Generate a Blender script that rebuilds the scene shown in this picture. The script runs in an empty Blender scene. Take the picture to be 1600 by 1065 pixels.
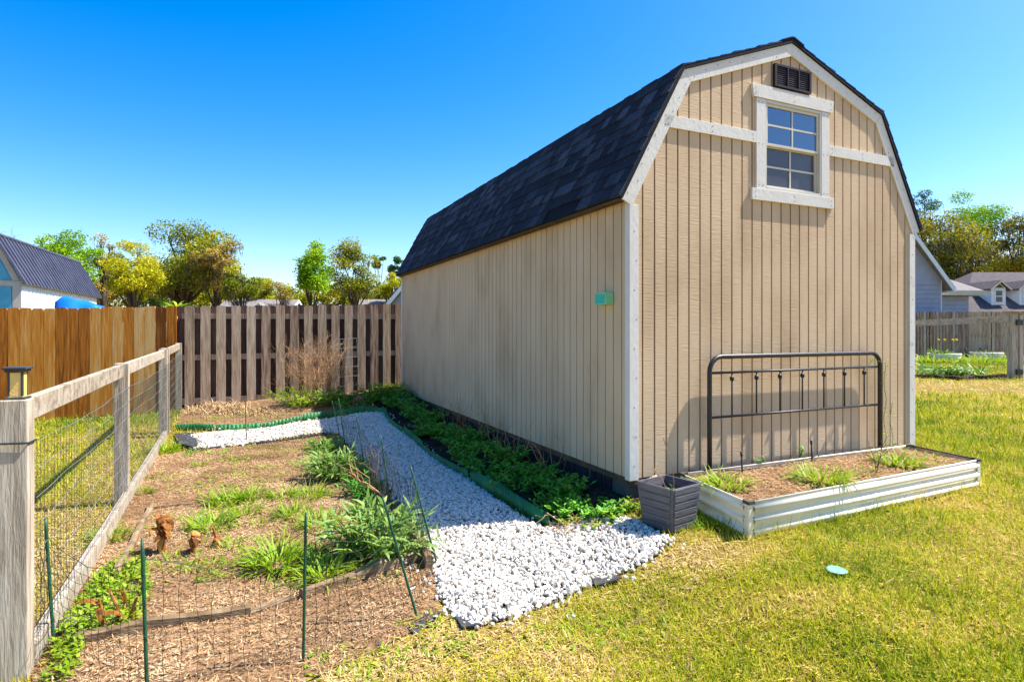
import bpy, bmesh, math, random
import numpy as np
from mathutils import Vector, Matrix
random.seed(7); rng = np.random.default_rng(11)
PI = math.pi
scene = bpy.context.scene
col = scene.collection
# ------------------------------------------------------------------ frame of reference
EYE, F, CX, CY = 1.175, 924.0, 800.0, 516.0        # eye height (m), focal length and horizon of the 1600 px photograph
DR = np.array([.910, .4146]); DL = np.array([-.4146, .910])   # along the shed's front, along its side
P0 = np.array([.807, 4.03])                        # shed's near corner

def sstep(a, b, x):
    t = np.clip((np.asarray(x, float) - a) / (b - a), 0, 1)
    return t * t * (3 - 2 * t)
def uv(x, y):
    dx, dy = np.asarray(x, float) - P0[0], np.asarray(y, float) - P0[1]
    return dx * DR[0] + dy * DR[1], dx * DL[0] + dy * DL[1]
def hz(x, y):
    u, v = uv(x, y)
    h = -.11 * sstep(0, .75, -u)
    h = h + .20 * sstep(2.8, 6.4, v) * sstep(-4.6, -1.2, u) * (1 - sstep(1.6, 3.0, u))
    h = h + .012 * np.sin(1.7 * np.asarray(x) + .6) * np.cos(1.3 * np.asarray(y)) + .006 * np.sin(5.1 * np.asarray(x) + 3.7 * np.asarray(y))
    return h
def G(px, py, dz=0.0):
    """ground point seen at a photo pixel"""
    z = 0.0
    for _ in range(12):
        Y = F * (EYE - z - dz) / (py - CY); X = (px - CX) / F * Y
        z = .5 * z + .5 * float(hz(X, Y))
    return np.array([X, Y, z + dz])
def at(px, py, Y):
    return np.array([(px - CX) / F * Y, Y, EYE + (CY - py) / F * Y])
def sh(u, v, z=0.0):
    p = P0 + u * DR + v * DL
    return np.array([p[0], p[1], z])
def gz(x, y, dz=0.0):
    return np.array([x, y, float(hz(x, y)) + dz])

# ------------------------------------------------------------------ objects
def origin(o):
    v = np.zeros(3)
    while o is not None:
        v = v + np.array(o.location); o = o.parent
    return v
def tag(o, label, cat, group=None, kind=None):
    if label: o['label'] = label
    if cat: o['category'] = cat
    if group: o['group'] = group
    if kind: o['kind'] = kind
    return o
def thing(name, loc, label, cat, group=None):
    o = bpy.data.objects.new(name, None); col.objects.link(o)
    o.location = tuple(float(c) for c in loc); o.empty_display_size = .1
    return tag(o, label, cat, group)
def build_np(name, V, Fc, m, parent=None, loc=None, tone=None, smooth=False, bevel=0, second=None):
    """one mesh object from arrays; V in world coordinates"""
    V = np.asarray(V, float).reshape(-1, 3)
    if parent is not None:
        o0 = origin(parent); l0 = np.zeros(3)
    else:
        o0 = np.zeros(3); l0 = np.asarray(loc if loc is not None else (0, 0, 0), float)
    Vl = V - o0 - l0
    me = bpy.data.meshes.new(name)
    me.vertices.add(len(Vl)); me.vertices.foreach_set('co', Vl.astype(np.float32).ravel())
    if isinstance(Fc, np.ndarray):
        k = Fc.shape[1]; n = len(Fc)
        me.loops.add(n * k); me.loops.foreach_set('vertex_index', Fc.astype(np.int32).ravel())
        me.polygons.add(n); me.polygons.foreach_set('loop_start', np.arange(0, n * k, k, dtype=np.int32))
    else:
        tot = [len(f) for f in Fc]; st = np.concatenate([[0], np.cumsum(tot)[:-1]]).astype(np.int32)
        flat = np.fromiter((i for f in Fc for i in f), dtype=np.int32)
        me.loops.add(len(flat)); me.loops.foreach_set('vertex_index', flat)
        me.polygons.add(len(tot)); me.polygons.foreach_set('loop_start', st)
    me.update(calc_edges=True); me.validate()
    if tone is not None:
        a = me.attributes.new('tone', 'FLOAT', 'POINT'); a.data.foreach_set('value', np.asarray(tone, np.float32))
    me.polygons.foreach_set('use_smooth', [bool(smooth)] * len(me.polygons))
    me.materials.append(m)
    if second: me.materials.append(second[0]); me.polygons.foreach_set('material_index', [0] * second[1] + [1] * (len(me.polygons) - second[1]))
    o = bpy.data.objects.new(name, me); col.objects.link(o)
    if parent is not None: o.parent = parent
    else: o.location = tuple(float(c) for c in l0)
    if bevel:
        b = o.modifiers.new('edge', 'BEVEL'); b.width = bevel; b.segments = 2; b.limit_method = 'ANGLE'
    return o
class MB:
    def __init__(s): s.v = []; s.f = []; s.t = []
    def add(s, vs, fs, tone=.5):
        n = len(s.v); s.v += [tuple(float(c) for c in p) for p in vs]; s.f += [tuple(i + n for i in f) for f in fs]; s.t += [tone] * len(vs); return s
    def obox(s, c, ax, ay, az, tone=.5):
        """box: centre and three full edge vectors"""
        c, ax, ay, az = (np.asarray(q, float) for q in (c, ax, ay, az))
        if np.dot(np.cross(ax, ay), az) < 0: ax = -ax
        vs = [c + ax * i / 2 + ay * j / 2 + az * k / 2 for k in (-1, 1) for j in (-1, 1) for i in (-1, 1)]
        return s.add(vs, [(0, 2, 3, 1), (4, 5, 7, 6), (0, 1, 5, 4), (2, 6, 7, 3), (0, 4, 6, 2), (1, 3, 7, 5)], tone)
    def prism(s, poly, ext, tone=.5):
        p = [np.asarray(q, float) for q in poly]; e = np.asarray(ext, float); n = len(p)
        nrm = sum((np.cross(p[i], p[(i + 1) % n]) for i in range(n)), np.zeros(3))
        if np.dot(nrm, e) < 0: p = p[::-1]
        fs = [tuple(range(n - 1, -1, -1)), tuple(range(n, 2 * n))] + [(i, (i + 1) % n, n + (i + 1) % n, n + i) for i in range(n)]
        return s.add(p + [q + e for q in p], fs, tone)
    def tube(s, pts, r, n=6, tone=.5, cap=True):
        P = [np.asarray(q, float) for q in pts]; m = len(P)
        R = [r] * m if np.isscalar(r) else list(r)
        vs = []; up = None
        for i in range(m):
            d = P[min(i + 1, m - 1)] - P[max(i - 1, 0)]; d = d / (np.linalg.norm(d) + 1e-9)
            if up is None: up = np.array([0, 0, 1.]) if abs(d[2]) < .9 else np.array([1., 0, 0])
            a = np.cross(d, up); a /= np.linalg.norm(a) + 1e-9; b = np.cross(a, d); up = b
            for k in range(n):
                t = 2 * PI * k / n; vs.append(P[i] + R[i] * (math.cos(t) * a + math.sin(t) * b))
        fs = [(i * n + k, (i + 1) * n + k, (i + 1) * n + (k + 1) % n, i * n + (k + 1) % n) for i in range(m - 1) for k in range(n)]
        if cap: fs += [tuple(range(n)), tuple(range((m - 1) * n + n - 1, (m - 1) * n - 1, -1))]
        return s.add(vs, fs, tone)
    def ball(s, c, r, n=8, tone=.5, sc=(1, 1, 1)):
        c = np.asarray(c, float); vs = [c + (0, 0, r * sc[2])]; fs = []
        for i in range(1, n // 2):
            a = PI * i / (n // 2)
            for k in range(n):
                b = 2 * PI * k / n; vs.append(c + r * np.array([math.sin(a) * math.cos(b) * sc[0], math.sin(a) * math.sin(b) * sc[1], math.cos(a) * sc[2]]))
        vs.append(c - (0, 0, r * sc[2])); L = len(vs) - 1
        for k in range(n): fs.append((0, 1 + k, 1 + (k + 1) % n)); fs.append((L, L - n + (k + 1) % n, L - n + k))
        for i in range(n // 2 - 2):
            for k in range(n): fs.append((1 + i * n + k, 1 + (i + 1) * n + k, 1 + (i + 1) * n + (k + 1) % n, 1 + i * n + (k + 1) % n))
        return s.add(vs, fs, tone)
    def build(s, name, m, parent=None, loc=None, smooth=False, bevel=0, extra=None):
        sec = None
        if extra: sec = (extra[1], len(s.f)); n = len(s.v); s.v += extra[0].v; s.t += extra[0].t; s.f += [tuple(i + n for i in f) for f in extra[0].f]
        return build_np(name, s.v, s.f, m, parent, loc, s.t, smooth, bevel, sec)
class NP:
    def __init__(s): s.V = []; s.F = []; s.T = []; s.n = 0
    def add(s, V, Fc, T):
        s.V.append(V); s.F.append(Fc + s.n); s.T.append(np.broadcast_to(T, (len(V),)).astype(float)); s.n += len(V); return s
    def build(s, name, m, parent=None, loc=None, smooth=False):
        return build_np(name, np.concatenate(s.V), np.concatenate(s.F), m, parent, loc, np.concatenate(s.T), smooth)

def leafs(base, az, el, L, W, droop, tone, seg=3, shape='lance', roll=0.):
    """N curved leaf strips as arrays"""
    base = np.asarray(base, float).reshape(-1, 3); N = len(base)
    az, el, L, W, droop, tone, roll = (np.broadcast_to(np.asarray(q, float), (N,)) for q in (az, el, L, W, droop, tone, roll))
    pos = base.copy(); pts = [pos.copy()]
    for i in range(seg):
        e = el - droop * (i + .5) / seg
        d = np.stack([np.cos(e) * np.cos(az), np.cos(e) * np.sin(az), np.sin(e)], 1)
        pos = pos + d * (L / seg)[:, None]; pts.append(pos.copy())
    side = np.stack([-np.sin(az) * np.cos(roll), np.cos(az) * np.cos(roll), np.sin(roll)], 1)
    V = []
    for i, p in enumerate(pts):
        t = i / seg
        w = (max(.06, math.sin(PI * min(1, t * .92 + .1) ** .8)) if shape == 'lance' else (1 - t) ** .8 + .04)
        V += [p - side * (W * w / 2)[:, None], p + side * (W * w / 2)[:, None]]
    V = np.stack(V, 1)                                  # N, 2(seg+1), 3
    k = 2 * (seg + 1)
    q = np.array([[2 * i, 2 * i + 1, 2 * i + 3, 2 * i + 2] for i in range(seg)])
    Fc = (q[None] + (np.arange(N) * k)[:, None, None]).reshape(-1, 4)
    return V.reshape(-1, 3), Fc, np.repeat(tone, k)

def inpoly(x, y, poly):
    x = np.asarray(x); y = np.asarray(y); c = np.zeros(x.shape, bool); n = len(poly)
    for i in range(n):
        x0, y0 = poly[i][:2]; x1, y1 = poly[(i + 1) % n][:2]
        if y0 == y1: continue
        hit = ((y0 > y) != (y1 > y)) & (x < (x1 - x0) * (y - y0) / (y1 - y0) + x0); c ^= hit
    return c
def polydist(x, y, poly):
    d = np.full(np.shape(x), 1e9); n = len(poly)
    for i in range(n):
        a = np.array(poly[i][:2]); b = np.array(poly[(i + 1) % n][:2]); ab = b - a
        t = np.clip(((x - a[0]) * ab[0] + (y - a[1]) * ab[1]) / (ab @ ab + 1e-12), 0, 1)
        d = np.minimum(d, np.hypot(x - a[0] - t * ab[0], y - a[1] - t * ab[1]))
    return d
def vnoise(x, y, s, seed=0):
    x = np.asarray(x) / s + seed * 17.3; y = np.asarray(y) / s + seed * 7.7
    xi, yi = np.floor(x), np.floor(y); fx, fy = x - xi, y - yi
    fx = fx * fx * (3 - 2 * fx); fy = fy * fy * (3 - 2 * fy)
    h = lambda a, b: np.modf(np.abs(np.sin(a * 127.1 + b * 311.7) * 43758.5453))[0]
    return (h(xi, yi) * (1 - fx) + h(xi + 1, yi) * fx) * (1 - fy) + (h(xi, yi + 1) * (1 - fx) + h(xi + 1, yi + 1) * fx) * fy

# ------------------------------------------------------------------ materials
def S(r, g, b):
    f = lambda c: (c / 255 / 12.92) if c / 255 <= .04045 else ((c / 255 + .055) / 1.055) ** 2.4
    return (f(r), f(g), f(b), 1)
def mat(name, cols, scale=6, stretch=(1, 1, 1), rough=.85, bump=0., bscale=None, bstretch=None, tone=0., noise=1., trans=0., spec=.25, metal=0., detail=6, distort=0., rot=None, stops=None):
    m = bpy.data.materials.new(name); m.use_nodes = True; nt = m.node_tree; N = nt.nodes; L = nt.links
    bs = N['Principled BSDF']; out = N['Material Output']
    tc = N.new('ShaderNodeTexCoord')
    def tex(sc, st, det):
        mp = N.new('ShaderNodeMapping'); mp.inputs['Scale'].default_value = st
        if rot: mp.vector_type = 'TEXTURE'; mp.inputs['Rotation'].default_value = rot; mp.inputs['Scale'].default_value = tuple(1 / q for q in st)
        L.new(tc.outputs['Object'], mp.inputs['Vector'])
        n = N.new('ShaderNodeTexNoise'); n.inputs['Scale'].default_value = sc; n.inputs['Detail'].default_value = det; n.inputs['Distortion'].default_value = distort
        L.new(mp.outputs['Vector'], n.inputs['Vector']); return n.outputs['Fac']
    fac = tex(scale, stretch, detail)
    mul = N.new('ShaderNodeMath'); mul.operation = 'MULTIPLY_ADD'; L.new(fac, mul.inputs[0]); mul.inputs[1].default_value = 1.9 * noise; mul.inputs[2].default_value = .5 - .95 * noise
    f = mul.outputs[0]
    if tone:
        at_ = N.new('ShaderNodeAttribute'); at_.attribute_name = 'tone'
        ma = N.new('ShaderNodeMath'); ma.operation = 'MULTIPLY_ADD'; L.new(at_.outputs['Fac'], ma.inputs[0]); ma.inputs[1].default_value = tone; ma.inputs[2].default_value = -tone / 2
        ad = N.new('ShaderNodeMath'); ad.operation = 'ADD'; L.new(f, ad.inputs[0]); L.new(ma.outputs[0], ad.inputs[1]); f = ad.outputs[0]
    cr = N.new('ShaderNodeValToRGB'); e = cr.color_ramp.elements
    pos = stops or [i / max(1, len(cols) - 1) for i in range(len(cols))]
    e[0].position = pos[0]; e[0].color = cols[0]; e[1].position = pos[-1]; e[1].color = cols[-1]
    for p, c in list(zip(pos, cols))[1:-1]: q = e.new(p); q.color = c
    L.new(f, cr.inputs['Fac']); L.new(cr.outputs['Color'], bs.inputs['Base Color'])
    bs.inputs['Roughness'].default_value = rough; bs.inputs['Specular IOR Level'].default_value = spec; bs.inputs['Metallic'].default_value = metal
    if bump:
        b = N.new('ShaderNodeBump'); b.inputs['Strength'].default_value = bump; b.inputs['Distance'].default_value = .01
        L.new(tex(bscale or scale * 3, bstretch or stretch, 5), b.inputs['Height']); L.new(b.outputs['Normal'], bs.inputs['Normal'])
    if trans:
        tr = N.new('ShaderNodeBsdfTranslucent'); L.new(cr.outputs['Color'], tr.inputs['Color'])
        mx = N.new('ShaderNodeMixShader'); mx.inputs[0].default_value = trans
        L.new(bs.outputs[0], mx.inputs[1]); L.new(tr.outputs[0], mx.inputs[2]); L.new(mx.outputs[0], out.inputs['Surface'])
    return m
ROTZ = math.atan2(DR[1], DR[0])
M = {}
M['lawn_soil'] = mat('lawn_soil', [S(84, 76, 30), S(132, 112, 58), S(172, 142, 92)], 40, rough=1, bump=1, bscale=90, spec=0)
M['mulch_base'] = mat('mulch_base', [S(92, 70, 48), S(132, 104, 76), S(158, 128, 96)], 22, rough=1, bump=1, bscale=70, spec=0)
M['mulch'] = mat('mulch', [S(86, 62, 42), S(150, 114, 78), S(184, 146, 104), S(212, 180, 138)], 3, rough=.95, tone=1.0, noise=.45, spec=.1)
M['dark_soil'] = mat('dark_soil', [S(36, 28, 22), S(66, 52, 40), S(90, 72, 56)], 14, rough=1, bump=1, bscale=60, spec=0)
M['grass'] = mat('grass', [S(90, 122, 10), S(148, 162, 16), S(194, 186, 34), S(212, 188, 94), S(230, 204, 150)], 1.2, rough=.7, tone=1.0, noise=.25, trans=.35, spec=.2)
M['marble'] = mat('marble', [S(118, 110, 98), S(204, 195, 180), S(222, 214, 200)], 30, rough=.7, tone=.7, noise=.5, spec=.3, stops=[0, .35, 1])
M['fabric'] = mat('fabric', [S(40, 40, 44), S(74, 72, 74)], 20, rough=.8, bump=.4, bscale=200)
M['siding'] = mat('siding', [S(182, 152, 118), S(207, 178, 143), S(215, 188, 154)], 3, stretch=(1, 1, .5), rough=.85, bump=.3, bscale=8, bstretch=(1.2, 1.2, 22), tone=.16, noise=.8, spec=.2)
M['groove'] = mat('groove', [S(84, 60, 40), S(104, 78, 54)], 5, rough=.9)
M['white_trim'] = mat('white_trim', [S(180, 170, 156), S(214, 207, 196), S(222, 216, 206)], 9, stretch=(1, 1, .6), rough=.65, bump=.2, bscale=40, noise=.9, stops=[0, .22, 1])
M['nail'] = mat('nail', [S(70, 62, 58), S(100, 90, 84)], 20)
M['shingle'] = mat('shingle', [S(20, 24, 32), S(42, 48, 60), S(96, 106, 122)], 120, rough=.95, bump=.9, bscale=260, tone=.9, noise=.5, spec=.15)
M['vent'] = mat('vent', [S(40, 28, 28), S(58, 42, 40)], 10, rough=.5)
M['screw'] = mat('screw', [S(60, 60, 60), S(90, 90, 90)], 20, rough=.4, metal=.8)
M['vinyl'] = mat('vinyl', [S(196, 186, 166), S(212, 204, 186)], 6, rough=.4, spec=.4)
M['inside'] = mat('inside', [S(60, 50, 40), S(84, 70, 56)], 3)
M['skid'] = mat('skid', [S(40, 36, 34), S(80, 76, 72), S(104, 100, 92)], 5, stretch=(1, 1, 1), rough=.95, bump=.6, bscale=40)
M['sill_wood'] = mat('sill_wood', [S(66, 50, 36), S(104, 84, 62)], 8, rough=.9, bump=.4)
M['skirt'] = mat('skirt', [S(24, 24, 28), S(46, 44, 46)], 8, stretch=(1, 1, .2), rough=.9, bump=.4)
M['grey_wood'] = mat('grey_wood', [S(88, 68, 54), S(142, 118, 96), S(174, 151, 126), S(194, 177, 154)], 5, stretch=(7, 7, .55), rough=.9, bump=.5, bscale=14, tone=.55, noise=.85, distort=.6, spec=.15)
M['brown_wood'] = mat('brown_wood', [S(58, 42, 36), S(86, 66, 58), S(110, 88, 76)], 5, stretch=(7, 7, .5), rough=.95, bump=.4, bscale=14, tone=.5, noise=.8, spec=.1)
M['cedar'] = mat('cedar', [S(108, 60, 18), S(178, 106, 32), S(208, 138, 52), S(214, 172, 110)], 4, stretch=(9, 9, .6), rough=.8, bump=.4, bscale=12, tone=.95, noise=.7, distort=.3, spec=.2)
M['rail_wood'] = mat('rail_wood', [S(116, 100, 84), S(166, 152, 132), S(188, 176, 158)], 3.5, stretch=(3, 3, 3), rough=.9, bump=.5, bscale=30, noise=1.1, distort=1.2, tone=.3, spec=.15)
M['post_wood'] = mat('post_wood', [S(126, 110, 92), S(178, 164, 144), S(202, 190, 172)], 4, stretch=(9, 9, .8), rough=.9, bump=.5, bscale=14, noise=1., distort=.5, tone=.3, spec=.15)
M['timber'] = mat('timber', [S(74, 56, 40), S(126, 104, 78), S(164, 142, 112)], 7, stretch=(1.5, 1.5, 4), rough=.95, bump=.8, bscale=30, noise=1., tone=.4, spec=.1)
M['wire'] = mat('wire', [S(120, 118, 112), S(150, 148, 140)], 5, rough=.5, metal=.5)
M['net'] = mat('net', [S(34, 44, 34), S(58, 62, 46)], 5, rough=.7)
M['stake'] = mat('stake', [S(14, 60, 40), S(32, 92, 62)], 14, rough=.5, spec=.4, bump=.3, bscale=90)
M['edging'] = mat('edging', [S(14, 74, 36), S(26, 114, 56), S(48, 138, 74)], 5, rough=.5, noise=.9, spec=.4, tone=.5)
M['black_metal'] = mat('black_metal', [S(24, 23, 24), S(42, 40, 40)], 12, rough=.42, spec=.5, bump=.1, bscale=80)
M['bed_metal'] = mat('bed_metal', [S(204, 192, 166), S(232, 221, 196), S(238, 228, 204)], 4, stretch=(1, 1, .6), rough=.6, spec=.18, bump=.05, bscale=12, noise=.9, stops=[0, .3, 1])
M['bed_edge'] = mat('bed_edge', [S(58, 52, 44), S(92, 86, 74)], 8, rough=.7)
M['pot'] = mat('pot', [S(64, 64, 68), S(92, 90, 94), S(108, 106, 108)], 5, stretch=(1, 1, 5), rough=.75, bump=.3, bscale=30, noise=.9)
M['pot_soil'] = mat('pot_soil', [S(104, 80, 56), S(160, 130, 94)], 30, rough=1, bump=.8, bscale=60)
M['leaf'] = mat('leaf', [S(60, 104, 22), S(104, 146, 36), S(146, 176, 62)], 6, rough=.5, tone=.9, noise=.35, trans=.3, spec=.4)
M['leaf_grey'] = mat('leaf_grey', [S(70, 112, 32), S(120, 154, 60), S(168, 186, 100)], 6, rough=.55, tone=.9, noise=.35, trans=.3, spec=.4)
M['leaf_bright'] = mat('leaf_bright', [S(88, 130, 12), S(138, 168, 22), S(180, 190, 58)], 5, rough=.5, tone=.9, noise=.3, trans=.4, spec=.35)
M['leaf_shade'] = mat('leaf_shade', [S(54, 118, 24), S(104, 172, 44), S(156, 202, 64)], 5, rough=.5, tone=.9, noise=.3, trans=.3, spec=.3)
M['dead_leaf'] = mat('dead_leaf', [S(96, 58, 30), S(172, 108, 46), S(214, 170, 100)], 30, rough=.75, tone=.9, noise=.9, trans=.3, spec=.2)
M['straw'] = mat('straw', [S(128, 98, 64), S(182, 148, 102), S(214, 186, 142)], 5, rough=.9, tone=.9, noise=.3, spec=.1)
M['dry_twig'] = mat('dry_twig', [S(132, 96, 62), S(188, 146, 102), S(212, 176, 136)], 5, rough=.9, tone=.8, noise=.3, spec=.1)
M['twig'] = mat('twig', [S(64, 48, 40), S(110, 90, 78)], 10, rough=.9)
M['bark'] = mat('bark', [S(50, 42, 34), S(92, 80, 68)], 3, rough=1, bump=.5)
M['moss'] = mat('moss', [S(84, 80, 62), S(126, 120, 98)], .5, rough=1, tone=.8, noise=.4, trans=.2, spec=0)
M['crown_olive'] = mat('crown_olive', [S(66, 84, 16), S(138, 146, 32), S(202, 188, 56)], .4, rough=.8, tone=1, noise=.4, trans=.3, spec=.1)
M['crown_yellow'] = mat('crown_yellow', [S(104, 118, 14), S(172, 174, 26), S(212, 198, 52)], .4, rough=.8, tone=1, noise=.4, trans=.3, spec=.1)
M['crown_green'] = mat('crown_green', [S(70, 116, 12), S(136, 178, 28), S(182, 202, 56)], .4, rough=.8, tone=1, noise=.4, trans=.3, spec=.1)
M['crown_brown'] = mat('crown_brown', [S(110, 98, 46), S(170, 148, 66), S(198, 170, 88)], .4, rough=.8, tone=1, noise=.4, trans=.25, spec=.1)
M['crown_oak'] = mat('crown_oak', [S(58, 68, 16), S(136, 134, 32), S(204, 184, 52)], .5, rough=.8, tone=1.1, noise=.6, trans=.3, spec=.1)
M['crown_dark'] = mat('crown_dark', [S(40, 70, 26), S(76, 108, 44), S(108, 132, 62)], .4, rough=.8, tone=1, noise=.4, trans=.2, spec=.1)
M['teal'] = mat('teal', [S(70, 150, 176), S(98, 176, 198)], 4, rough=.7)
M['pale_wall'] = mat('pale_wall', [S(206, 214, 218), S(222, 228, 230)], 4, rough=.7)
M['pale_trim'] = mat('pale_trim', [S(176, 166, 150), S(196, 188, 174)], 6, rough=.7)
M['metal_roof'] = mat('metal_roof', [S(64, 64, 78), S(92, 92, 108)], 3, rough=.45, spec=.5, metal=.2)
M['tarp'] = mat('tarp', [S(10, 96, 186), S(24, 126, 214)], 4, rough=.5, bump=.4, bscale=8)
M['roof_grey'] = mat('roof_grey', [S(112, 106, 104), S(140, 132, 128)], 5, rough=.95, bump=.5, bscale=12)
M['roof_brown'] = mat('roof_brown', [S(72, 65, 66), S(98, 89, 88)], 6, rough=.95, bump=.5, bscale=12)
M['wall_blue'] = mat('wall_blue', [S(146, 152, 170), S(166, 171, 187)], 3, rough=.8)
M['wall_sage'] = mat('wall_sage', [S(112, 132, 134), S(130, 148, 150)], 3, rough=.8)
M['cream'] = mat('cream', [S(190, 182, 156), S(204, 198, 176)], 3, rough=.7)
M['mint'] = mat('mint', [S(124, 200, 138), S(146, 214, 160)], 20, rough=.45, spec=.4)
M['mint_dark'] = mat('mint_dark', [S(16, 168, 146), S(40, 190, 166)], 30, rough=.35, spec=.5)
M['disc'] = mat('disc', [S(92, 160, 124), S(124, 182, 150)], 40, rough=.5, spec=.4, bump=.4, bscale=90)
M['lamp_black'] = mat('lamp_black', [S(52, 50, 50), S(80, 76, 72)], 12, rough=.5, spec=.4)
M['amber'] = mat('amber', [S(228, 184, 96), S(240, 204, 124)], 40, rough=.35, spec=.5, bump=.2, bscale=160)
M['stone'] = mat('stone', [S(70, 64, 58), S(112, 104, 96)], 8, rough=.9, bump=.6)
M['petal'] = mat('petal', [S(214, 160, 6), S(230, 186, 20)], 10, rough=.6)
M['hose'] = mat('hose', [S(30, 34, 30), S(50, 54, 48)], 10, rough=.5)
def glass(name, tint, refl):
    m = bpy.data.materials.new(name); m.use_nodes = True; nt = m.node_tree; N = nt.nodes; L = nt.links; N.remove(N['Principled BSDF'])
    tr = N.new('ShaderNodeBsdfTransparent'); tr.inputs[0].default_value = tint
    gl = N.new('ShaderNodeBsdfGlossy'); gl.inputs['Roughness'].default_value = .03; gl.inputs['Color'].default_value = (.9, .93, 1, 1)
    lw = N.new('ShaderNodeLayerWeight'); lw.inputs[0].default_value = refl
    ns = N.new('ShaderNodeTexNoise'); ns.inputs['Scale'].default_value = 3; tc = N.new('ShaderNodeTexCoord'); L.new(tc.outputs['Object'], ns.inputs['Vector'])
    bp = N.new('ShaderNodeBump'); bp.inputs['Strength'].default_value = .06; bp.inputs['Distance'].default_value = .02; L.new(ns.outputs['Fac'], bp.inputs['Height']); L.new(bp.outputs[0], gl.inputs['Normal'])
    mx = N.new('ShaderNodeMixShader'); L.new(lw.outputs['Fresnel'], mx.inputs[0]); L.new(tr.outputs[0], mx.inputs[1]); L.new(gl.outputs[0], mx.inputs[2])
    L.new(mx.outputs[0], N['Material Output'].inputs['Surface']); return m
M['glass'] = glass('glass', (.75, .8, .85, 1), .62)
M['screen_glass'] = mat('screen_glass', [S(62, 56, 60), S(84, 78, 80)], 3, rough=.25, spec=.5)
M['far_glass'] = mat('far_glass', [S(26, 34, 48), S(44, 56, 74)], 3, rough=.15, spec=.6)

# ------------------------------------------------------------------ regions of the garden (plan outlines)
PATH_PX = [(290, 683), (345, 676), (420, 671), (500, 658), (560, 647), (600, 647), (612, 662), (650, 694), (700, 730), (748, 764), (800, 800), (850, 830), (905, 818), (950, 810), (1000, 815),
           (1046, 848), (1030, 868), (985, 892), (930, 915), (880, 938), (800, 968), (738, 982), (703, 960), (682, 930), (676, 870), (662, 840), (636, 800), (604, 762), (574, 728), (548, 698), (530, 680), (511, 676), (450, 685), (367, 698), (298, 703)]
PATH = [G(*p) for p in PATH_PX]
FP1, FP2, FP3 = G(24, 1058), G(195, 786), G(255, 682)
MULCH_PX = [(50, 1075), (50, 985), (120, 880), (190, 790), (240, 715), (290, 705), (367, 700), (450, 687), (511, 678), (545, 700), (574, 732), (604, 766), (636, 804), (662, 844), (676, 875), (684, 935), (690, 965), (620, 1000), (520, 1045), (420, 1095), (250, 1180), (60, 1200)]
MULCH = [G(*p) for p in MULCH_PX]
BACK = [G(275, 673), G(345, 673), G(420, 668), G(500, 655), G(560, 644), G(604, 645), sh(-.62, 6.0), sh(-.3, 7.2), sh(-3.9, 7.25), G(283, 640)]
STRIP = [sh(-.64, -.25), sh(-.64, 1), sh(-.64, 3), sh(-.63, 4.5), sh(-.62, 6.2), sh(-.3, 6.7), sh(.4, 6.7), sh(.4, -.02), sh(.10, -.10)]
BEDQ = [np.array([1.333, 3.33]), np.array([3.507, 4.438]), np.array([3.36, 5.0]), np.array([1.147, 4.0])]
SHEDQ = [sh(-.05, -.02), sh(3.1, -.02), sh(3.1, 6.35), sh(-.05, 6.35)]
def sheet(name, poly, dz, m, sub=.12, kind='structure'):
    bm = bmesh.new(); vs = [bm.verts.new((p[0], p[1], 0)) for p in poly]; bm.faces.new(vs)
    bmesh.ops.triangulate(bm, faces=bm.faces[:])
    for _ in range(5):
        es = [e for e in bm.edges if e.calc_length() > sub]
        if not es: break
        bmesh.ops.subdivide_edges(bm, edges=es, cuts=1); bmesh.ops.triangulate(bm, faces=[f for f in bm.faces if len(f.verts) > 3])
    bmesh.ops.recalc_face_normals(bm, faces=bm.faces[:])
    for v in bm.verts: v.co.z = float(hz(v.co.x, v.co.y)) + dz
    me = bpy.data.meshes.new(name); bm.to_mesh(me); bm.free()
    if len(me.polygons) and me.polygons[0].normal.z < 0: me.flip_normals()
    me.materials.append(m); o = bpy.data.objects.new(name, me); col.objects.link(o); o['kind'] = kind; return o
xs = np.unique(np.concatenate([np.linspace(-400, -30, 14), np.linspace(-30, -8, 23), np.linspace(-8, 8, 161), np.linspace(8, 30, 23), np.linspace(30, 400, 14)]))
ys = np.unique(np.concatenate([np.linspace(-60, 0, 7), np.linspace(0, 13, 131), np.linspace(13, 40, 28), np.linspace(40, 500, 16)]))
gx, gy = np.meshgrid(xs, ys); gzv = hz(gx, gy)
nx, ny = len(xs), len(ys); ii = (np.arange(ny - 1)[:, None] * nx + np.arange(nx - 1)[None]).ravel()
build_np('ground', np.stack([gx.ravel(), gy.ravel(), gzv.ravel()], 1), np.stack([ii, ii + 1, ii + nx + 1, ii + nx], 1), M['lawn_soil'], smooth=True)['kind'] = 'structure'
sheet('garden_soil', MULCH, .006, M['mulch_base'])
sheet('path', PATH, .010, M['fabric'])
sheet('back_bed_soil', BACK, .006, M['mulch_base'])
sheet('strip_soil', STRIP, .014, M['dark_soil'])

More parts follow.
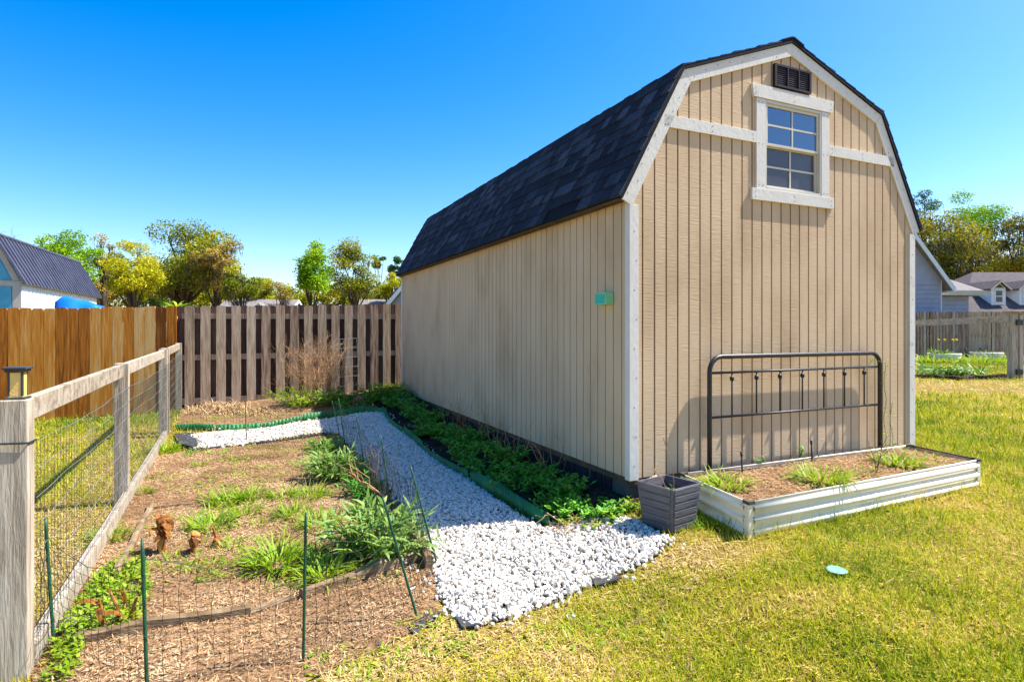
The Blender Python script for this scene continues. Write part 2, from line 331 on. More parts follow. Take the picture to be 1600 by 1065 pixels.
# ------------------------------------------------------------------ scatter: grass, mulch, gravel
def grass_field():
    A = NP(); n = 640000
    th = rng.uniform(math.radians(-52), math.radians(52), n); r = np.exp(rng.uniform(math.log(1.75), math.log(34), n))
    x, y = r * np.sin(th), r * np.cos(th)
    keep = np.ones(n, bool)
    for pl in (MULCH, PATH, BACK, STRIP, BEDQ, SHEDQ): keep &= ~inpoly(x, y, pl)
    u, v = uv(x, y)
    keep &= ~((u > 0) & (u < 3.05) & (v > -.12) & (v < 6.3))
    keep &= ~((v > 7.0) & (u < 0) & (u > -4.4))
    # bare / dry areas of the photo
    dry = .55 * np.exp(-((x + .15) ** 2 / .9 + (y - 2.35) ** 2 / .18)) + .5 * np.exp(-((x - .95) ** 2 / .12 + (y - 3.15) ** 2 / .05)) + .35 * np.exp(-((x + .5) ** 2 / .35 + (y - 2.3) ** 2 / .3))
    dry = dry + .30 * sstep(-1.9, -2.3, u) * (1 - sstep(7.2, 7.9, y)) + .75 * np.exp(-((y - 12.2) / 1.5) ** 2) * (x > 4)
    dry = dry + .25 * np.exp(-(polydist(x, y, PATH) / .12) ** 2)
    pn = vnoise(x, y, .28, 1) * .5 + vnoise(x, y, .9, 2) * .5
    gap = dry * 1.1 + (pn - .5) * .9
    keep &= rng.uniform(0, 1, n) > np.clip(gap, 0, .75)
    x, y, r, dry, pn = x[keep], y[keep], r[keep], dry[keep], pn[keep]; n = len(x)
    flat = rng.uniform(0, 1, n) < np.clip(.16 + dry * .65, 0, .85)
    k = np.maximum(1, r / 4.0); edge = np.minimum(polydist(x, y, BEDQ), polydist(x, y, SHEDQ)) < .07
    L = rng.uniform(.024, .056, n) * np.where(flat, 1.2, 1) * np.minimum(k, 1.8) * rng.choice([.8, 1, 1, 1.5], n) * np.where(edge, 1.8, 1); W = rng.uniform(.0034, .0062, n) * k
    tone = np.clip(.29 + dry * .62 + (pn - .5) * .85 - .03 + rng.normal(0, .17, n), 0, 1)
    tone = np.where(flat, np.clip(tone + .25, .4, 1), tone)
    el = np.where(flat, rng.uniform(-.05, .35, n), rng.uniform(.6, 1.5, n))
    b = np.stack([x, y, hz(x, y) + np.where(flat, .006, 0)], 1)
    A.add(*leafs(b, rng.uniform(0, 2 * PI, n), el, L, W, rng.uniform(0, .9, n), tone, seg=1, shape='blade', roll=rng.uniform(-.5, .5, n)))
    o = A.build('grass', M['grass']); tag(o, 'short patchy lawn grass, yellow green with dry straw coloured blades', 'grass', kind='stuff')
grass_field()
def chips(name, polys, dens, label, m, zoff=.008, size=1., extra=None, cat='mulch'):
    A = NP()
    for pl in polys:
        P = np.array([p[:2] for p in pl]); lo, hi = P.min(0), P.max(0); n = int((hi - lo).prod() * dens)
        x, y = rng.uniform(lo[0], hi[0], n), rng.uniform(lo[1], hi[1], n); k = inpoly(x, y, pl); x, y = x[k], y[k]; n = len(x)
        tone = np.clip(.5 + (vnoise(x, y, .25, 5) - .5) * .8 + (vnoise(x, y, .7, 9) - .5) * .5 + rng.normal(0, .24, n), 0, 1)
        b = np.stack([x, y, hz(x, y) + zoff + rng.uniform(0, .012, n)], 1)
        A.add(*leafs(b, rng.uniform(0, 2 * PI, n), rng.uniform(-.1, .45, n), rng.uniform(.010, .042, n) * size, rng.uniform(.002, .0062, n) * size, rng.uniform(-.2, .5, n), tone, seg=1, shape='blade', roll=rng.uniform(-.4, .4, n)))
    return tag(A.build(name, m), label, cat, kind='stuff')
chips('mulch', [MULCH], 7000, 'tan shredded bark mulch covering the netted garden bed', M['mulch'])
chips('leaf_litter', [BACK], 1500, 'tan bark and dry litter on the bed behind the green edging', M['mulch'], zoff=.012)
chips('thatch', [[G(*p) for p in ((540, 1075), (640, 1000), (700, 985), (760, 985), (940, 925), (1045, 868), (1110, 850), (1120, 900), (1040, 960), (1100, 1075))], [G(*p) for p in ((45, 1000), (60, 830), (130, 730), (190, 700), (188, 790), (120, 880), (60, 990))]], 3000, 'straw coloured dry thatch and clippings lying on the worn lawn', M['straw'], zoff=.004, size=1.15, cat='thatch')
ICO = None
def ico():
    bm = bmesh.new(); bmesh.ops.create_icosphere(bm, subdivisions=1, radius=1); v = np.array([q.co[:] for q in bm.verts]); f = np.array([[q.index for q in fc.verts] for fc in bm.faces]); bm.free(); return v, f
IV, IF = ico()
def rocks(x, y, z, r, tone):
    n = len(x); V = IV[None] * (1 + rng.uniform(-.36, .32, (n, len(IV), 1)))
    V = V * rng.uniform(.5, 1.35, (n, 1, 3)) * r[:, None, None]
    q = rng.normal(size=(n, 4)); q /= np.linalg.norm(q, axis=1)[:, None]; a, b, c, d = q.T
    R = np.stack([1 - 2 * (c * c + d * d), 2 * (b * c - a * d), 2 * (b * d + a * c), 2 * (b * c + a * d), 1 - 2 * (b * b + d * d), 2 * (c * d - a * b), 2 * (b * d - a * c), 2 * (c * d + a * b), 1 - 2 * (b * b + c * c)], 1).reshape(n, 3, 3)
    V = np.einsum('nij,nkj->nki', R, V); V = V + np.stack([x, y, z], 1)[:, None]
    Fc = (IF[None] + (np.arange(n) * len(IV))[:, None, None]).reshape(-1, 3)
    return V.reshape(-1, 3), Fc, np.repeat(tone, len(IV))
def gravel():
    A = NP(); P = np.array([p[:2] for p in PATH]); lo, hi = P.min(0) - .05, P.max(0) + .05
    n = int((hi - lo).prod() * 7600); x, y = rng.uniform(lo[0], hi[0], n), rng.uniform(lo[1], hi[1], n)
    ins = inpoly(x, y, PATH); d = polydist(x, y, PATH)
    k = (ins & ((d > .02) | (rng.uniform(0, 1, n) < .5))) | (~ins & (d < .22) & (rng.uniform(0, 1, n) < .09 * np.exp(-d / .04))); x, y, d = x[k], y[k], d[k]; n = len(x)
    r = np.where(rng.uniform(0, 1, n) < .8, rng.uniform(.006, .0125, n), rng.uniform(.011, .0165, n)); lay = rng.uniform(0, 1, n)
    z = hz(x, y) + .012 + lay * .022 * np.clip(d / .08, .1, 1) + .012 * vnoise(x, y, .3, 4)
    tn = np.clip(rng.normal(.66, .2, n), 0, 1); tn = np.where(rng.uniform(0, 1, n) < .07, rng.uniform(-.25, .2, n), tn)
    A.add(*rocks(x, y, z, r, tn))
    tag(A.build('gravel', M['marble']), 'white crushed marble gravel filling the garden path', 'gravel', kind='stuff')
gravel()

# ------------------------------------------------------------------ shed
LEN, WID, ZB = 6.32, 3.05, .163
EAV, KNE, RDG = (-.10, 2.075), (.43, 3.045), (1.525, 3.455)
PROF = [EAV, KNE, RDG, (WID - .43, 3.045), (WID + .10, 2.075)]
def roof_z(u):
    for (a, b) in zip(PROF[:-1], PROF[1:]):
        if a[0] <= u <= b[0]: return a[1] + (b[1] - a[1]) * (u - a[0]) / (b[0] - a[0])
    return EAV[1]
shed = thing('garden_shed', sh(WID / 2, LEN / 2, 0), 'tan board-sided garden shed with dark shingled gambrel roof and white trim', 'shed')
d3 = np.array([DR[0], DR[1], 0]); l3 = np.array([DL[0], DL[1], 0]); z3 = np.array([0, 0, 1.])
WO = (1.235, 1.865, 2.256, 2.945)     # window opening u0,u1,z0,z1
def front_face(v, vb, name):
    boards = MB(); back = MB(); out = (vb - v) * l3      # from face back
    pitch = WID / 30; g = .0066
    def col_(mb, u0, u1, vv, ext, tone):
        ks = [u0] + [k[0] for k in PROF[1:4] if u0 < k[0] < u1] + [u1]
        zt = [roof_z(k) - .05 for k in ks]
        segs = [(ZB, None)]
        if name == 'front_wall' and u1 > WO[0] and u0 < WO[1]: segs = [(ZB, WO[2]), (WO[3], None)]
        for (z0, z1) in segs:
            top = [sh(k, vv, z1 if z1 else zz) for k, zz in zip(ks, zt)]
            mb.prism([sh(u0, vv, z0), sh(u1, vv, z0)] + top[::-1], ext, tone)
    cuts = sorted(set([i * pitch for i in range(31)]))
    for i in range(30):
        a, b = cuts[i] + g, cuts[i + 1] - g; tone = random.random()
        if name == 'front_wall':                          # split a board where the window's edge cuts it
            pcs = []; e = [a] + [w for w in WO[:2] if a < w < b] + [b]
            for q, w in zip(e[:-1], e[1:]): pcs.append((q, w))
        else: pcs = [(a, b)]
        for q, w in pcs: col_(boards, q, w, v, out * .5, tone)
    e = [0.] + ([WO[0], WO[1]] if name == 'front_wall' else []) + [WID]
    for q, w in zip(e[:-1], e[1:]): col_(back, q, w, v + (vb - v) * .48, out * .5, .5)
    o = boards.build(name, M['siding'], shed); back.build('groove_backing', M['groove'], o); return o
front_face(0, .022, 'front_wall'); front_face(LEN, LEN - .022, 'back_wall')
def side_face(u, s, name):
    boards = MB(); back = MB(); n = int(round(LEN / .1016)); p = LEN / n
    for i in range(n):
        boards.obox(sh(u + s * .0055, (i + .5) * p, (ZB + 2.10) / 2), d3 * .011, l3 * (p - .011), z3 * (2.10 - ZB), random.random())
    back.obox(sh(u + s * .0165, LEN / 2, (ZB + 2.09) / 2), d3 * .011, l3 * (LEN - .06), z3 * (2.08 - ZB))
    o = boards.build(name, M['siding'], shed); back.build('groove_backing', M['groove'], o)
side_face(0, 1, 'side_wall'); side_face(WID, -1, 'side_wall')
# roof: deck, shingle courses, ridge cap
roof = MB(); VF, VBk = -.032, LEN + .04
for (a, b) in zip(PROF[:-1], PROF[1:]):
    a, b = np.array(a), np.array(b); d = (b - a); Ln = np.linalg.norm(d); t = d / Ln; nrm = np.array([-t[1], t[0]])
    if nrm[1] < 0: nrm = -nrm
    roof.prism([sh(*q) if 0 else sh(q[0], VF + .004, q[1]) for q in (a, b, b - nrm * .022, a - nrm * .022)], l3 * (VBk - VF - .008), .1)
roof_deck = roof.build('roof', M['shingle'], shed)
shi = MB()
def courses(a, b, seed, gap=None):
    """a = lower end, b = upper end of one slope"""
    rr = random.Random(seed); a, b = np.array(a), np.array(b); d = b - a; Ln = np.linalg.norm(d); t = d / Ln; nrm = np.array([-t[1], t[0]])
    if nrm[1] < 0: nrm = -nrm
    nc = int(round(Ln / .125)); ex = Ln / nc
    for i in range(nc):
        v = VF + .002
        base = .46 + rr.uniform(-.08, .08)
        lap = .06 if i < nc - 1 else .0
        while v < VBk - .01:
            w = rr.uniform(.06, .17); v2 = min(v + w, VBk - .002)
            raised = rr.random() < .5; th = .018 if raised else .013
            q0 = a + t * (i * ex) ; q1 = a + t * min(Ln, (i + 1) * ex + lap)
            lo, hi = nrm * .002, nrm * .001
            jit = rr.uniform(-.006, .006) if i else 0
            if not (gap and i == 0 and gap[0] < v < gap[1]):
                P = [q0 + t * jit + lo, q0 + t * jit + nrm * th, q1 + nrm * .0035, q1 + hi]
                shi.prism([sh(p[0], v + .0008, p[1]) for p in P], l3 * (v2 - v - .0016), max(0, min(1, base + rr.uniform(-.12, .12) + (.14 if raised else -.08))))
            v = v2
courses(EAV, KNE, 3, (.42, 1.05)); courses(KNE, RDG, 4); courses(PROF[4], PROF[3], 5); courses(PROF[3], RDG, 6)
shi.build('shingles', M['shingle'], roof_deck)
cap = MB(); rr = random.Random(9); v = VF
while v < VBk - .03:
    v2 = min(v + .15, VBk)
    for s in (-1, 1):
        t = np.array([s * 1.095, -.41]); t /= np.linalg.norm(t); nr = np.array([s * .41, 1.095]); nr /= np.linalg.norm(nr); R_ = np.array(RDG)
        P = [R_ + nr * .014, R_ + nr * .024, R_ + t * .12 + nr * .022, R_ + t * .12 + nr * .014]
        cap.prism([sh(p[0], v, p[1]) for p in P], l3 * (v2 - v - .002), .2 + rr.random() * .5)
    v = v2
cap.build('ridge_cap', M['shingle'], roof_deck)
# trim
def rake(v0, th, name='rake_trim'):
    for (a, b, lo, hi) in ((0, 1, 1, 1), (1, 2, 1, 1), (3, 2, 1, 1), (4, 3, 1, 1)):
        A, B = np.array(PROF[a]), np.array(PROF[b]); d = B - A; t = d / np.linalg.norm(d); nr = np.array([-t[1], t[0]])
        if nr[1] < 0: nr = -nr
        def mitre(i, off):                                # offset point of the profile at vertex i
            if i in (0, 4): tt = t; return np.array(PROF[i]) - nr * off
            p, c, n = (np.array(PROF[j]) for j in (i - 1, i, i + 1))
            t1 = (c - p) / np.linalg.norm(c - p); t2 = (n - c) / np.linalg.norm(n - c); n1 = np.array([-t1[1], t1[0]]); n2 = np.array([-t2[1], t2[0]])
            m = n1 + n2; m /= np.linalg.norm(m); return c - m * off / np.dot(m, n1)
        P = [mitre(a, .024), mitre(b, .024), mitre(b, .118), mitre(a, .118)]
        if a in (0, 4): P[3] = P[3] + (P[0] - P[3]) * .0
        P = [P[0] + t * .001, P[1] - t * .001, P[2] - t * .001, P[3] + t * .001]
        m = MB(); m.prism([sh(p[0], v0, p[1]) for p in P], l3 * th); nb = MB()
        if v0 < 1:
            for k in range(9):
                f = (k + .5) / 9; c = (P[0] + P[3]) / 2 * (1 - f) + (P[1] + P[2]) / 2 * f + nr * random.uniform(-.03, .03)
                nb.obox(sh(c[0], v0 - .001, c[1]), d3 * .006, l3 * .003, z3 * .006)
        m.build(name, M['white_trim'], shed, bevel=.002, extra=(nb, M['nail']))
TH = .016
rake(-TH, TH); rake(LEN, .02)
def fboard(u0, u1, z0, z1, name='trim', th=TH, v=None, parent=None, nails=True, skew=0., mt='white_trim'):
    m = MB(); vv = -th if v is None else v
    m.prism([sh(u0 - skew, vv, z0), sh(u1 + skew, vv, z0), sh(u1, vv, z1), sh(u0, vv, z1)], l3 * th)
    nb = MB()
    if nails:
        n = max(2, int(max(u1 - u0, z1 - z0) / .40))
        for k in range(n + 1):
            for s in (.28, .72):
                f = .04 + .92 * k / n
                c = (u0 + (u1 - u0) * f, z0 + (z1 - z0) * s) if u1 - u0 > z1 - z0 else (u0 + (u1 - u0) * s, z0 + (z1 - z0) * f)
                nb.obox(sh(c[0], vv - .001, c[1]), d3 * .006, l3 * .003, z3 * .006)
    return m.build(name, M[mt], parent or shed, bevel=.002, extra=(nb, M['nail']))
fboard(.275, 1.148, 2.60, 2.685, 'gable_band'); fboard(1.952, WID - .275, 2.60, 2.685, 'gable_band')
def corner_trim(u, s, v, sv):
    m = MB(); zt = 2.12 if sv < 0 else 2.1
    m.obox(sh(u + s * .0275, v + sv * TH / 2, (ZB + 1.985) / 2 if 0 else (ZB - .01 + 2.03) / 2), d3 * .058, l3 * TH, z3 * (2.03 - ZB + .01))
    m.obox(sh(u - s * TH / 2 - s * .001, v - sv * .012, (ZB - .01 + 2.04) / 2), d3 * TH, l3 * .056, z3 * (2.04 - ZB + .01))
    nb = MB()
    for k in range(9): nb.obox(sh(u + s * (.02 + .018 * (k % 2)), v + sv * (TH + .0005), .25 + k * .2), d3 * .007, l3 * .002, z3 * .007)
    m.build('corner_trim', M['white_trim'], shed, bevel=.003, extra=(nb, M['nail']))
corner_trim(0, 1, 0, -1); corner_trim(WID, -1, 0, -1); corner_trim(0, 1, LEN, 1); corner_trim(WID, -1, LEN, 1)
for u, s in ((0, -1), (WID, 1)):
    m = MB(); m.obox(sh(u + s * .05, LEN / 2, 2.067), d3 * .075, l3 * (LEN - .02), z3 * .012); m.build('soffit', M['sill_wood'], shed)
# window
win = MB()
for (u0, u1, z0, z1) in ((WO[0], WO[0] + .022, WO[2], WO[3]), (WO[1] - .022, WO[1], WO[2], WO[3]), (WO[0] + .022, WO[1] - .022, WO[2], WO[2] + .022), (WO[0] + .022, WO[1] - .022, WO[3] - .022, WO[3])):
    win.obox(sh((u0 + u1) / 2, .012, (z0 + z1) / 2), d3 * (u1 - u0), l3 * .05, z3 * (z1 - z0))
window = win.build('window', M['vinyl'], shed, bevel=.002)
fboard(1.148, WO[0] + .004, 2.256, 2.945, 'casing', parent=window); fboard(WO[1] - .004, 1.952, 2.256, 2.945, 'casing', parent=window)
fboard(1.098, 2.0, 2.947, 3.045, 'header', th=.022, parent=window, skew=-.018); fboard(1.098, 2.0, 2.166, 2.254, 'sill', th=.022, parent=window)
def sash(z0, z1, v, mt):
    u0, u1 = WO[0] + .023, WO[1] - .023; m = MB(); w = .02
    m.obox(sh((u0 + u1) / 2, v, z0 + w / 2), d3 * (u1 - u0), l3 * .02, z3 * w); m.obox(sh((u0 + u1) / 2, v, z1 - w / 2), d3 * (u1 - u0), l3 * .02, z3 * w)
    for a in (u0 + w / 2, u1 - w / 2): m.obox(sh(a, v, (z0 + z1) / 2), d3 * w, l3 * .02, z3 * (z1 - z0 - 2 * w))
    m.obox(sh((u0 + u1) / 2, v, (z0 + z1) / 2), d3 * .014, l3 * .012, z3 * (z1 - z0 - 2 * w))
    for a, b in ((u0 + w, (u0 + u1) / 2 - .007), ((u0 + u1) / 2 + .007, u1 - w)): m.obox(sh((a + b) / 2, v, (z0 + z1) / 2), d3 * (b - a), l3 * .012, z3 * .014)
    m.build('sash', M['vinyl'], window)
    g = MB(); g.add([sh(u0 + w, v, z0 + w), sh(u1 - w, v, z0 + w), sh(u1 - w, v, z1 - w), sh(u0 + w, v, z1 - w)], [(0, 1, 2, 3)]); g.build('pane', M[mt], window)
sash(2.60, 2.922, .008, 'glass'); sash(2.279, 2.612, .029, 'screen_glass')
# gable vent
vt = MB()
for (u0, u1, z0, z1) in ((1.33, 1.35, 3.06, 3.235), (1.71, 1.73, 3.06, 3.235), (1.35, 1.71, 3.06, 3.075), (1.35, 1.71, 3.22, 3.235), (1.465, 1.475, 3.075, 3.22), (1.587, 1.597, 3.075, 3.22)):
    vt.obox(sh((u0 + u1) / 2, -.014, (z0 + z1) / 2), d3 * (u1 - u0), l3 * .026, z3 * (z1 - z0))
vt.obox(sh(1.53, -.003, 3.1475), d3 * .358, l3 * .003, z3 * .143)
vent = vt.build('vent', M['vent'], shed); sl = MB()
for k in range(9): sl.obox(sh(1.53, -.012, 3.083 + k * .0162), d3 * .357, l3 * .012, z3 * .009)
sl.build('louver', M['vent'], vent)
# base
m = MB(); m.obox(sh(WID / 2, LEN / 2, ZB - .022), d3 * (WID - .004), l3 * (LEN - .004), z3 * .044 - z3 * 0); m.build('floor_frame', M['sill_wood'], shed)
for u in (.06, .95, 2.1, WID - .06):
    m = MB(); m.obox(sh(u, LEN / 2, .015), d3 * .09, l3 * (LEN - .05), z3 * .21); m.build('skid', M['skid'], shed)
m = MB(); m.obox(sh(.125, LEN / 2 + .1, 0), d3 * .02, l3 * (LEN - .3), z3 * .23)
for k in range(60): m.obox(sh(.010, .30 + k * .1 + random.uniform(-.02, .02), .035), d3 * .012, l3 * random.uniform(.06, .1), z3 * random.uniform(.14, .17))
m.build('skirting', M['skirt'], shed)
m = MB(); m.obox(sh(.9, .05, .075), d3 * 1.6, l3 * .05, z3 * .09); m.build('floor_beam', M['skid'], shed)
m = MB(); m.obox(sh(WID / 2, LEN / 2, ZB + .03), d3 * (WID - .1), l3 * (LEN - .1), z3 * .01); m.build('floor', M['inside'], shed)
# leaning board scrap at the corner
m = MB(); m.obox(sh(.14, -.04, .085), d3 * .07 + z3 * .02, l3 * .02 + z3 * .004, z3 * .17 + d3 * .03); tag(m.build('wood_block', M['post_wood'], loc=sh(.14, -.04, 0), bevel=.003), 'short weathered wood block leaning on the shed corner beside the grey pot', 'wood block')

# mint box on the side wall
bx = thing('wall_box', sh(0, .27, 1.40), 'small mint green box fixed to the shed side wall near its white corner', 'box')
m = MB(); u0, u1 = -.068, -.002; v0, v1, za, zb_ = .200, .345, 1.36, 1.445
for (a, b, c, d_, e, f) in ((u0, u1, v0, v0 + .008, za, zb_), (u0, u1, v1 - .008, v1, za, zb_), (u0, u1, v0 + .008, v1 - .008, za, za + .008), (u0, u1, v0 + .008, v1 - .008, zb_ - .008, zb_)):
    m.obox(sh((a + b) / 2, (c + d_) / 2, (e + f) / 2), d3 * (b - a), l3 * (d_ - c), z3 * (f - e))
m.build('housing', M['mint'], bx, bevel=.002)
m = MB(); m.obox(sh(-.060, .2725, 1.4025), d3 * .008, l3 * .1285, z3 * .0685); m.build('lid', M['mint_dark'], bx)

# ------------------------------------------------------------------ headboard behind the raised bed
HD = .058; HU0, HU1, HT = .645, 2.520, .985
hb = thing('headboard', sh((HU0 + HU1) / 2, -HD, 0), 'black metal bed headboard standing as a trellis against the shed front', 'headboard')
m = MB(); R_ = .11; pts = [sh(HU0, -HD, float(hz(*sh(HU0, -HD)[:2])) - .02), sh(HU0, -HD, .5), sh(HU0, -HD, HT - R_)]
for k in range(1, 7): a = PI / 2 * k / 6; pts.append(sh(HU0 + R_ - R_ * math.cos(a), -HD, HT - R_ + R_ * math.sin(a)))
for k in range(0, 7): a = PI / 2 * k / 6; pts.append(sh(HU1 - R_ + R_ * math.sin(a), -HD, HT - R_ + R_ * math.cos(a)))
pts += [sh(HU1, -HD, .5), sh(HU1, -HD, -.02)]
m.tube(pts, .0175, 12); m.build('frame_tube', M['black_metal'], hb, smooth=True)
for z in (.868, .548): m = MB(); m.tube([sh(HU0 + .0165, -HD, z), sh(HU1 - .0165, -HD, z)], .009, 8); m.build('rail', M['black_metal'], hb, smooth=True)
for k in range(7):
    u = .858 + k * .2435; m = MB(); m.tube([sh(u, -HD, .557), sh(u, -HD, .859)], .0062, 8); sp = m.build('spindle', M['black_metal'], hb, smooth=True)
    m = MB(); m.ball(sh(u, -HD, .822), .017, 10, sc=(1, 1, 1.25)); m.build('knob', M['black_metal'], sp, smooth=True)

# ------------------------------------------------------------------ white corrugated raised bed
bed = thing('raised_bed', ((BEDQ[0] + BEDQ[2]) / 2).tolist() + [0], 'long low white corrugated metal raised garden bed in front of the shed', 'raised bed')
BH = .205
def corrug(p, q, name):
    p, q = np.array(p), np.array(q); L = np.linalg.norm(q - p); t = (q - p) / L; nr = np.array([t[1], -t[0]])
    c = sum(BEDQ) / 4
    if np.dot(nr, (p + q) / 2 - c) < 0: nr = -nr
    prof = []
    nz = 48
    for i in range(nz + 1):
        z = BH * i / nz; ph = z / BH * 3.0
        w = .5 - .5 * math.cos(2 * PI * (ph + .05)); prof.append((.017 * w ** 1.4, z))
    m = MB(); t0 = .03 / L
    stations = [t0, .48, .481, 1 - t0] if L > 1 else [t0, 1 - t0]
    vs = []; fs = []
    for j, f in enumerate(stations):
        lift = .0022 if (L > 1 and j < 2) else 0
        g0 = p + (q - p) * f
        for (o, z) in prof: vs.append((g0[0] + nr[0] * (o + lift), g0[1] + nr[1] * (o + lift), float(hz(*g0)) * 0 + z))
    k = len(prof)
    for j in range(len(stations) - 1): fs += [(j * k + i, j * k + i + 1, (j + 1) * k + i + 1, (j + 1) * k + i) for i in range(nz)]
    m.add(vs, fs); o = m.build('side_panel', M['bed_metal'], bed, smooth=True)
    sm = o.modifiers.new('gauge', 'SOLIDIFY'); sm.thickness = .0015; sm.offset = 0
    r = MB(); a_ = p + t * .03; b_ = q - t * .03
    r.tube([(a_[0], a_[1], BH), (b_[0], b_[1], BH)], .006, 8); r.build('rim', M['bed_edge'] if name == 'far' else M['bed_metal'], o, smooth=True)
for i, nm in ((0, 'near'), (1, 'far'), (2, 'back'), (3, 'near')): corrug(BEDQ[i], BEDQ[(i + 1) % 4], nm)
for i in range(4):
    c = BEDQ[i]; a = BEDQ[(i + 1) % 4] - c; a /= np.linalg.norm(a); b = BEDQ[i - 1] - c; b /= np.linalg.norm(b)
    m = MB(); W_ = .045; o_ = -(a + b) * .008
    P = [c + o_, c + o_ + a * W_, c + o_ + a * W_ + b * .004, c + o_ + (a + b) * .004, c + o_ + a * .004 + b * W_, c + o_ + b * W_]
    P = [c + o_ + (a * .006), c + o_ + a * W_, c + o_ + a * W_ + b * .004, c + o_ + a * .008 + b * .005, c + o_ + a * .005 + b * .008, c + o_ + a * .004 + b * W_, c + o_ + b * W_, c + o_ + b * .006]
    m.prism([(p[0], p[1], -.02) for p in P], z3 * (BH + .022)); bb = MB()
    for zz in (.05, .12, .175):
        for w in (a, b): q = c + o_ * 1.15 + w * .040; bb.ball((q[0], q[1], zz), .0045, 6)
    po = m.build('corner_post', M['bed_metal'], bed, extra=(bb, M['screw']))
    m = MB(); P2 = [c + o_ * 1.6 + (a * .006), c + o_ * 1.6 + a * (W_ + .008), c + a * (W_ + .008) + b * .006, c + (a + b) * .012, c + b * (W_ + .008) + a * .006, c + o_ * 1.6 + b * (W_ + .008), c + o_ * 1.6 + b * .006]
    m.prism([(p[0], p[1], BH - .010) for p in P2], z3 * .020); m.build('post_cap', M['bed_edge'], po, bevel=.002)
QI = [q + (sum(BEDQ) / 4 - q) / np.linalg.norm(sum(BEDQ) / 4 - q) * .012 for q in BEDQ]
def bedpt(s, t):
    p = (QI[0] * (1 - s) + QI[1] * s) * (1 - t) + (QI[3] * (1 - s) + QI[2] * s) * t; return p
nS, nT = 60, 16; V = []; 
for j in range(nT + 1):
    for i in range(nS + 1):
        p = bedpt(i / nS, j / nT); e = min(i / nS, 1 - i / nS, j / nT, 1 - j / nT)
        V.append((p[0], p[1], .172 + .022 * min(1, e * 8) + .012 * float(vnoise(p[0], p[1], .12, 3) - .5) - (.02 if (abs(i / nS - .14) < .03 and abs(j / nT - .35) < .12) else 0)))
Fq = np.array([[j * (nS + 1) + i, j * (nS + 1) + i + 1, (j + 1) * (nS + 1) + i + 1, (j + 1) * (nS + 1) + i] for j in range(nT) for i in range(nS)])
build_np('soil', np.array(V), Fq, M['mulch_base'], bed)
A = NP(); n = 5200; s_, t_ = rng.uniform(.012, .988, n), rng.uniform(.04, .96, n); pp = np.array([bedpt(a, b) for a, b in zip(s_, t_)])
A.add(*leafs(np.column_stack([pp, np.array([.178 + .022 * min(1, 8 * min(a, 1 - a, c, 1 - c)) + .012 * float(vnoise(q[0], q[1], .12, 3) - .5) for q, a, c in zip(pp, s_, t_)]) + rng.uniform(0, .010, n)]), rng.uniform(0, 6.28, n), rng.uniform(-.1, .4, n), rng.uniform(.012, .045, n), rng.uniform(.003, .008, n), .2, np.clip(rng.normal(.5, .25, n), 0, 1), seg=1, shape='blade'))
o = A.build('bark_chips', M['mulch'], bed); o['kind'] = 'stuff'

# ------------------------------------------------------------------ grey square planter
c0 = G(1060, 838); 
pc = np.array([.5 * (G(1046, 838)[0] + .93), 0]) 
near = G(1050, 836)[:2]; ax_r = np.array([.80, .60]); ax_l = np.array([-.60, .80]); 
pw = .27; pot_c = near + (ax_r + ax_l) * pw / 2 * .8
pot = thing('planter_pot', gz(*pot_c), 'grey square slatted planter pot between the gravel and the white bed', 'planter')
PZ = float(hz(*pot_c)); PHt = .262
def ring(w, z): return [np.array([*(pot_c + ax_r * sx * w / 2 + ax_l * sy * w / 2), PZ + z]) for sx, sy in ((-1, -1), (1, -1), (1, 1), (-1, 1))]
m = MB(); rs = [ring(pw * .82, .0), ring(pw, PHt), ring(pw - .022, PHt), ring(pw - .03, PHt - .07)]
m.add([p for r in rs for p in r], [(0, 3, 2, 1)] + [(4 * k + i, 4 * k + (i + 1) % 4, 4 * k + 4 + (i + 1) % 4, 4 * k + 4 + i) for k in range(3) for i in range(4)])
body = m.build('body', M['pot'], pot, bevel=.003)
m = MB()
for side in ((-1, 0, 0), (0, -1, 0), (1, 0, 0), (0, 1, 0)):
    ax = ax_r if side[0] == 0 else ax_l; nr = ax_r * side[0] + ax_l * side[1]
    for k in range(6):
        f = (k + .5) / 6; z = PHt * f; w = pw * (.82 + .18 * f); c = pot_c + nr * (w / 2 + .001)
        s3 = np.array([*(ax * (w - .03)), 0]); n3_ = np.array([*nr, 0])
        m.obox(np.array([*c, PZ + z]), s3, n3_ * .008, z3 * (PHt / 6 - .010) + n3_ * .0035)
m.build('slat', M['pot'], body, bevel=.002)
m = MB(); r = ring(pw - .03, PHt - .07); m.add(r, [(0, 1, 2, 3)]); m.build('soil', M['pot_soil'], pot)
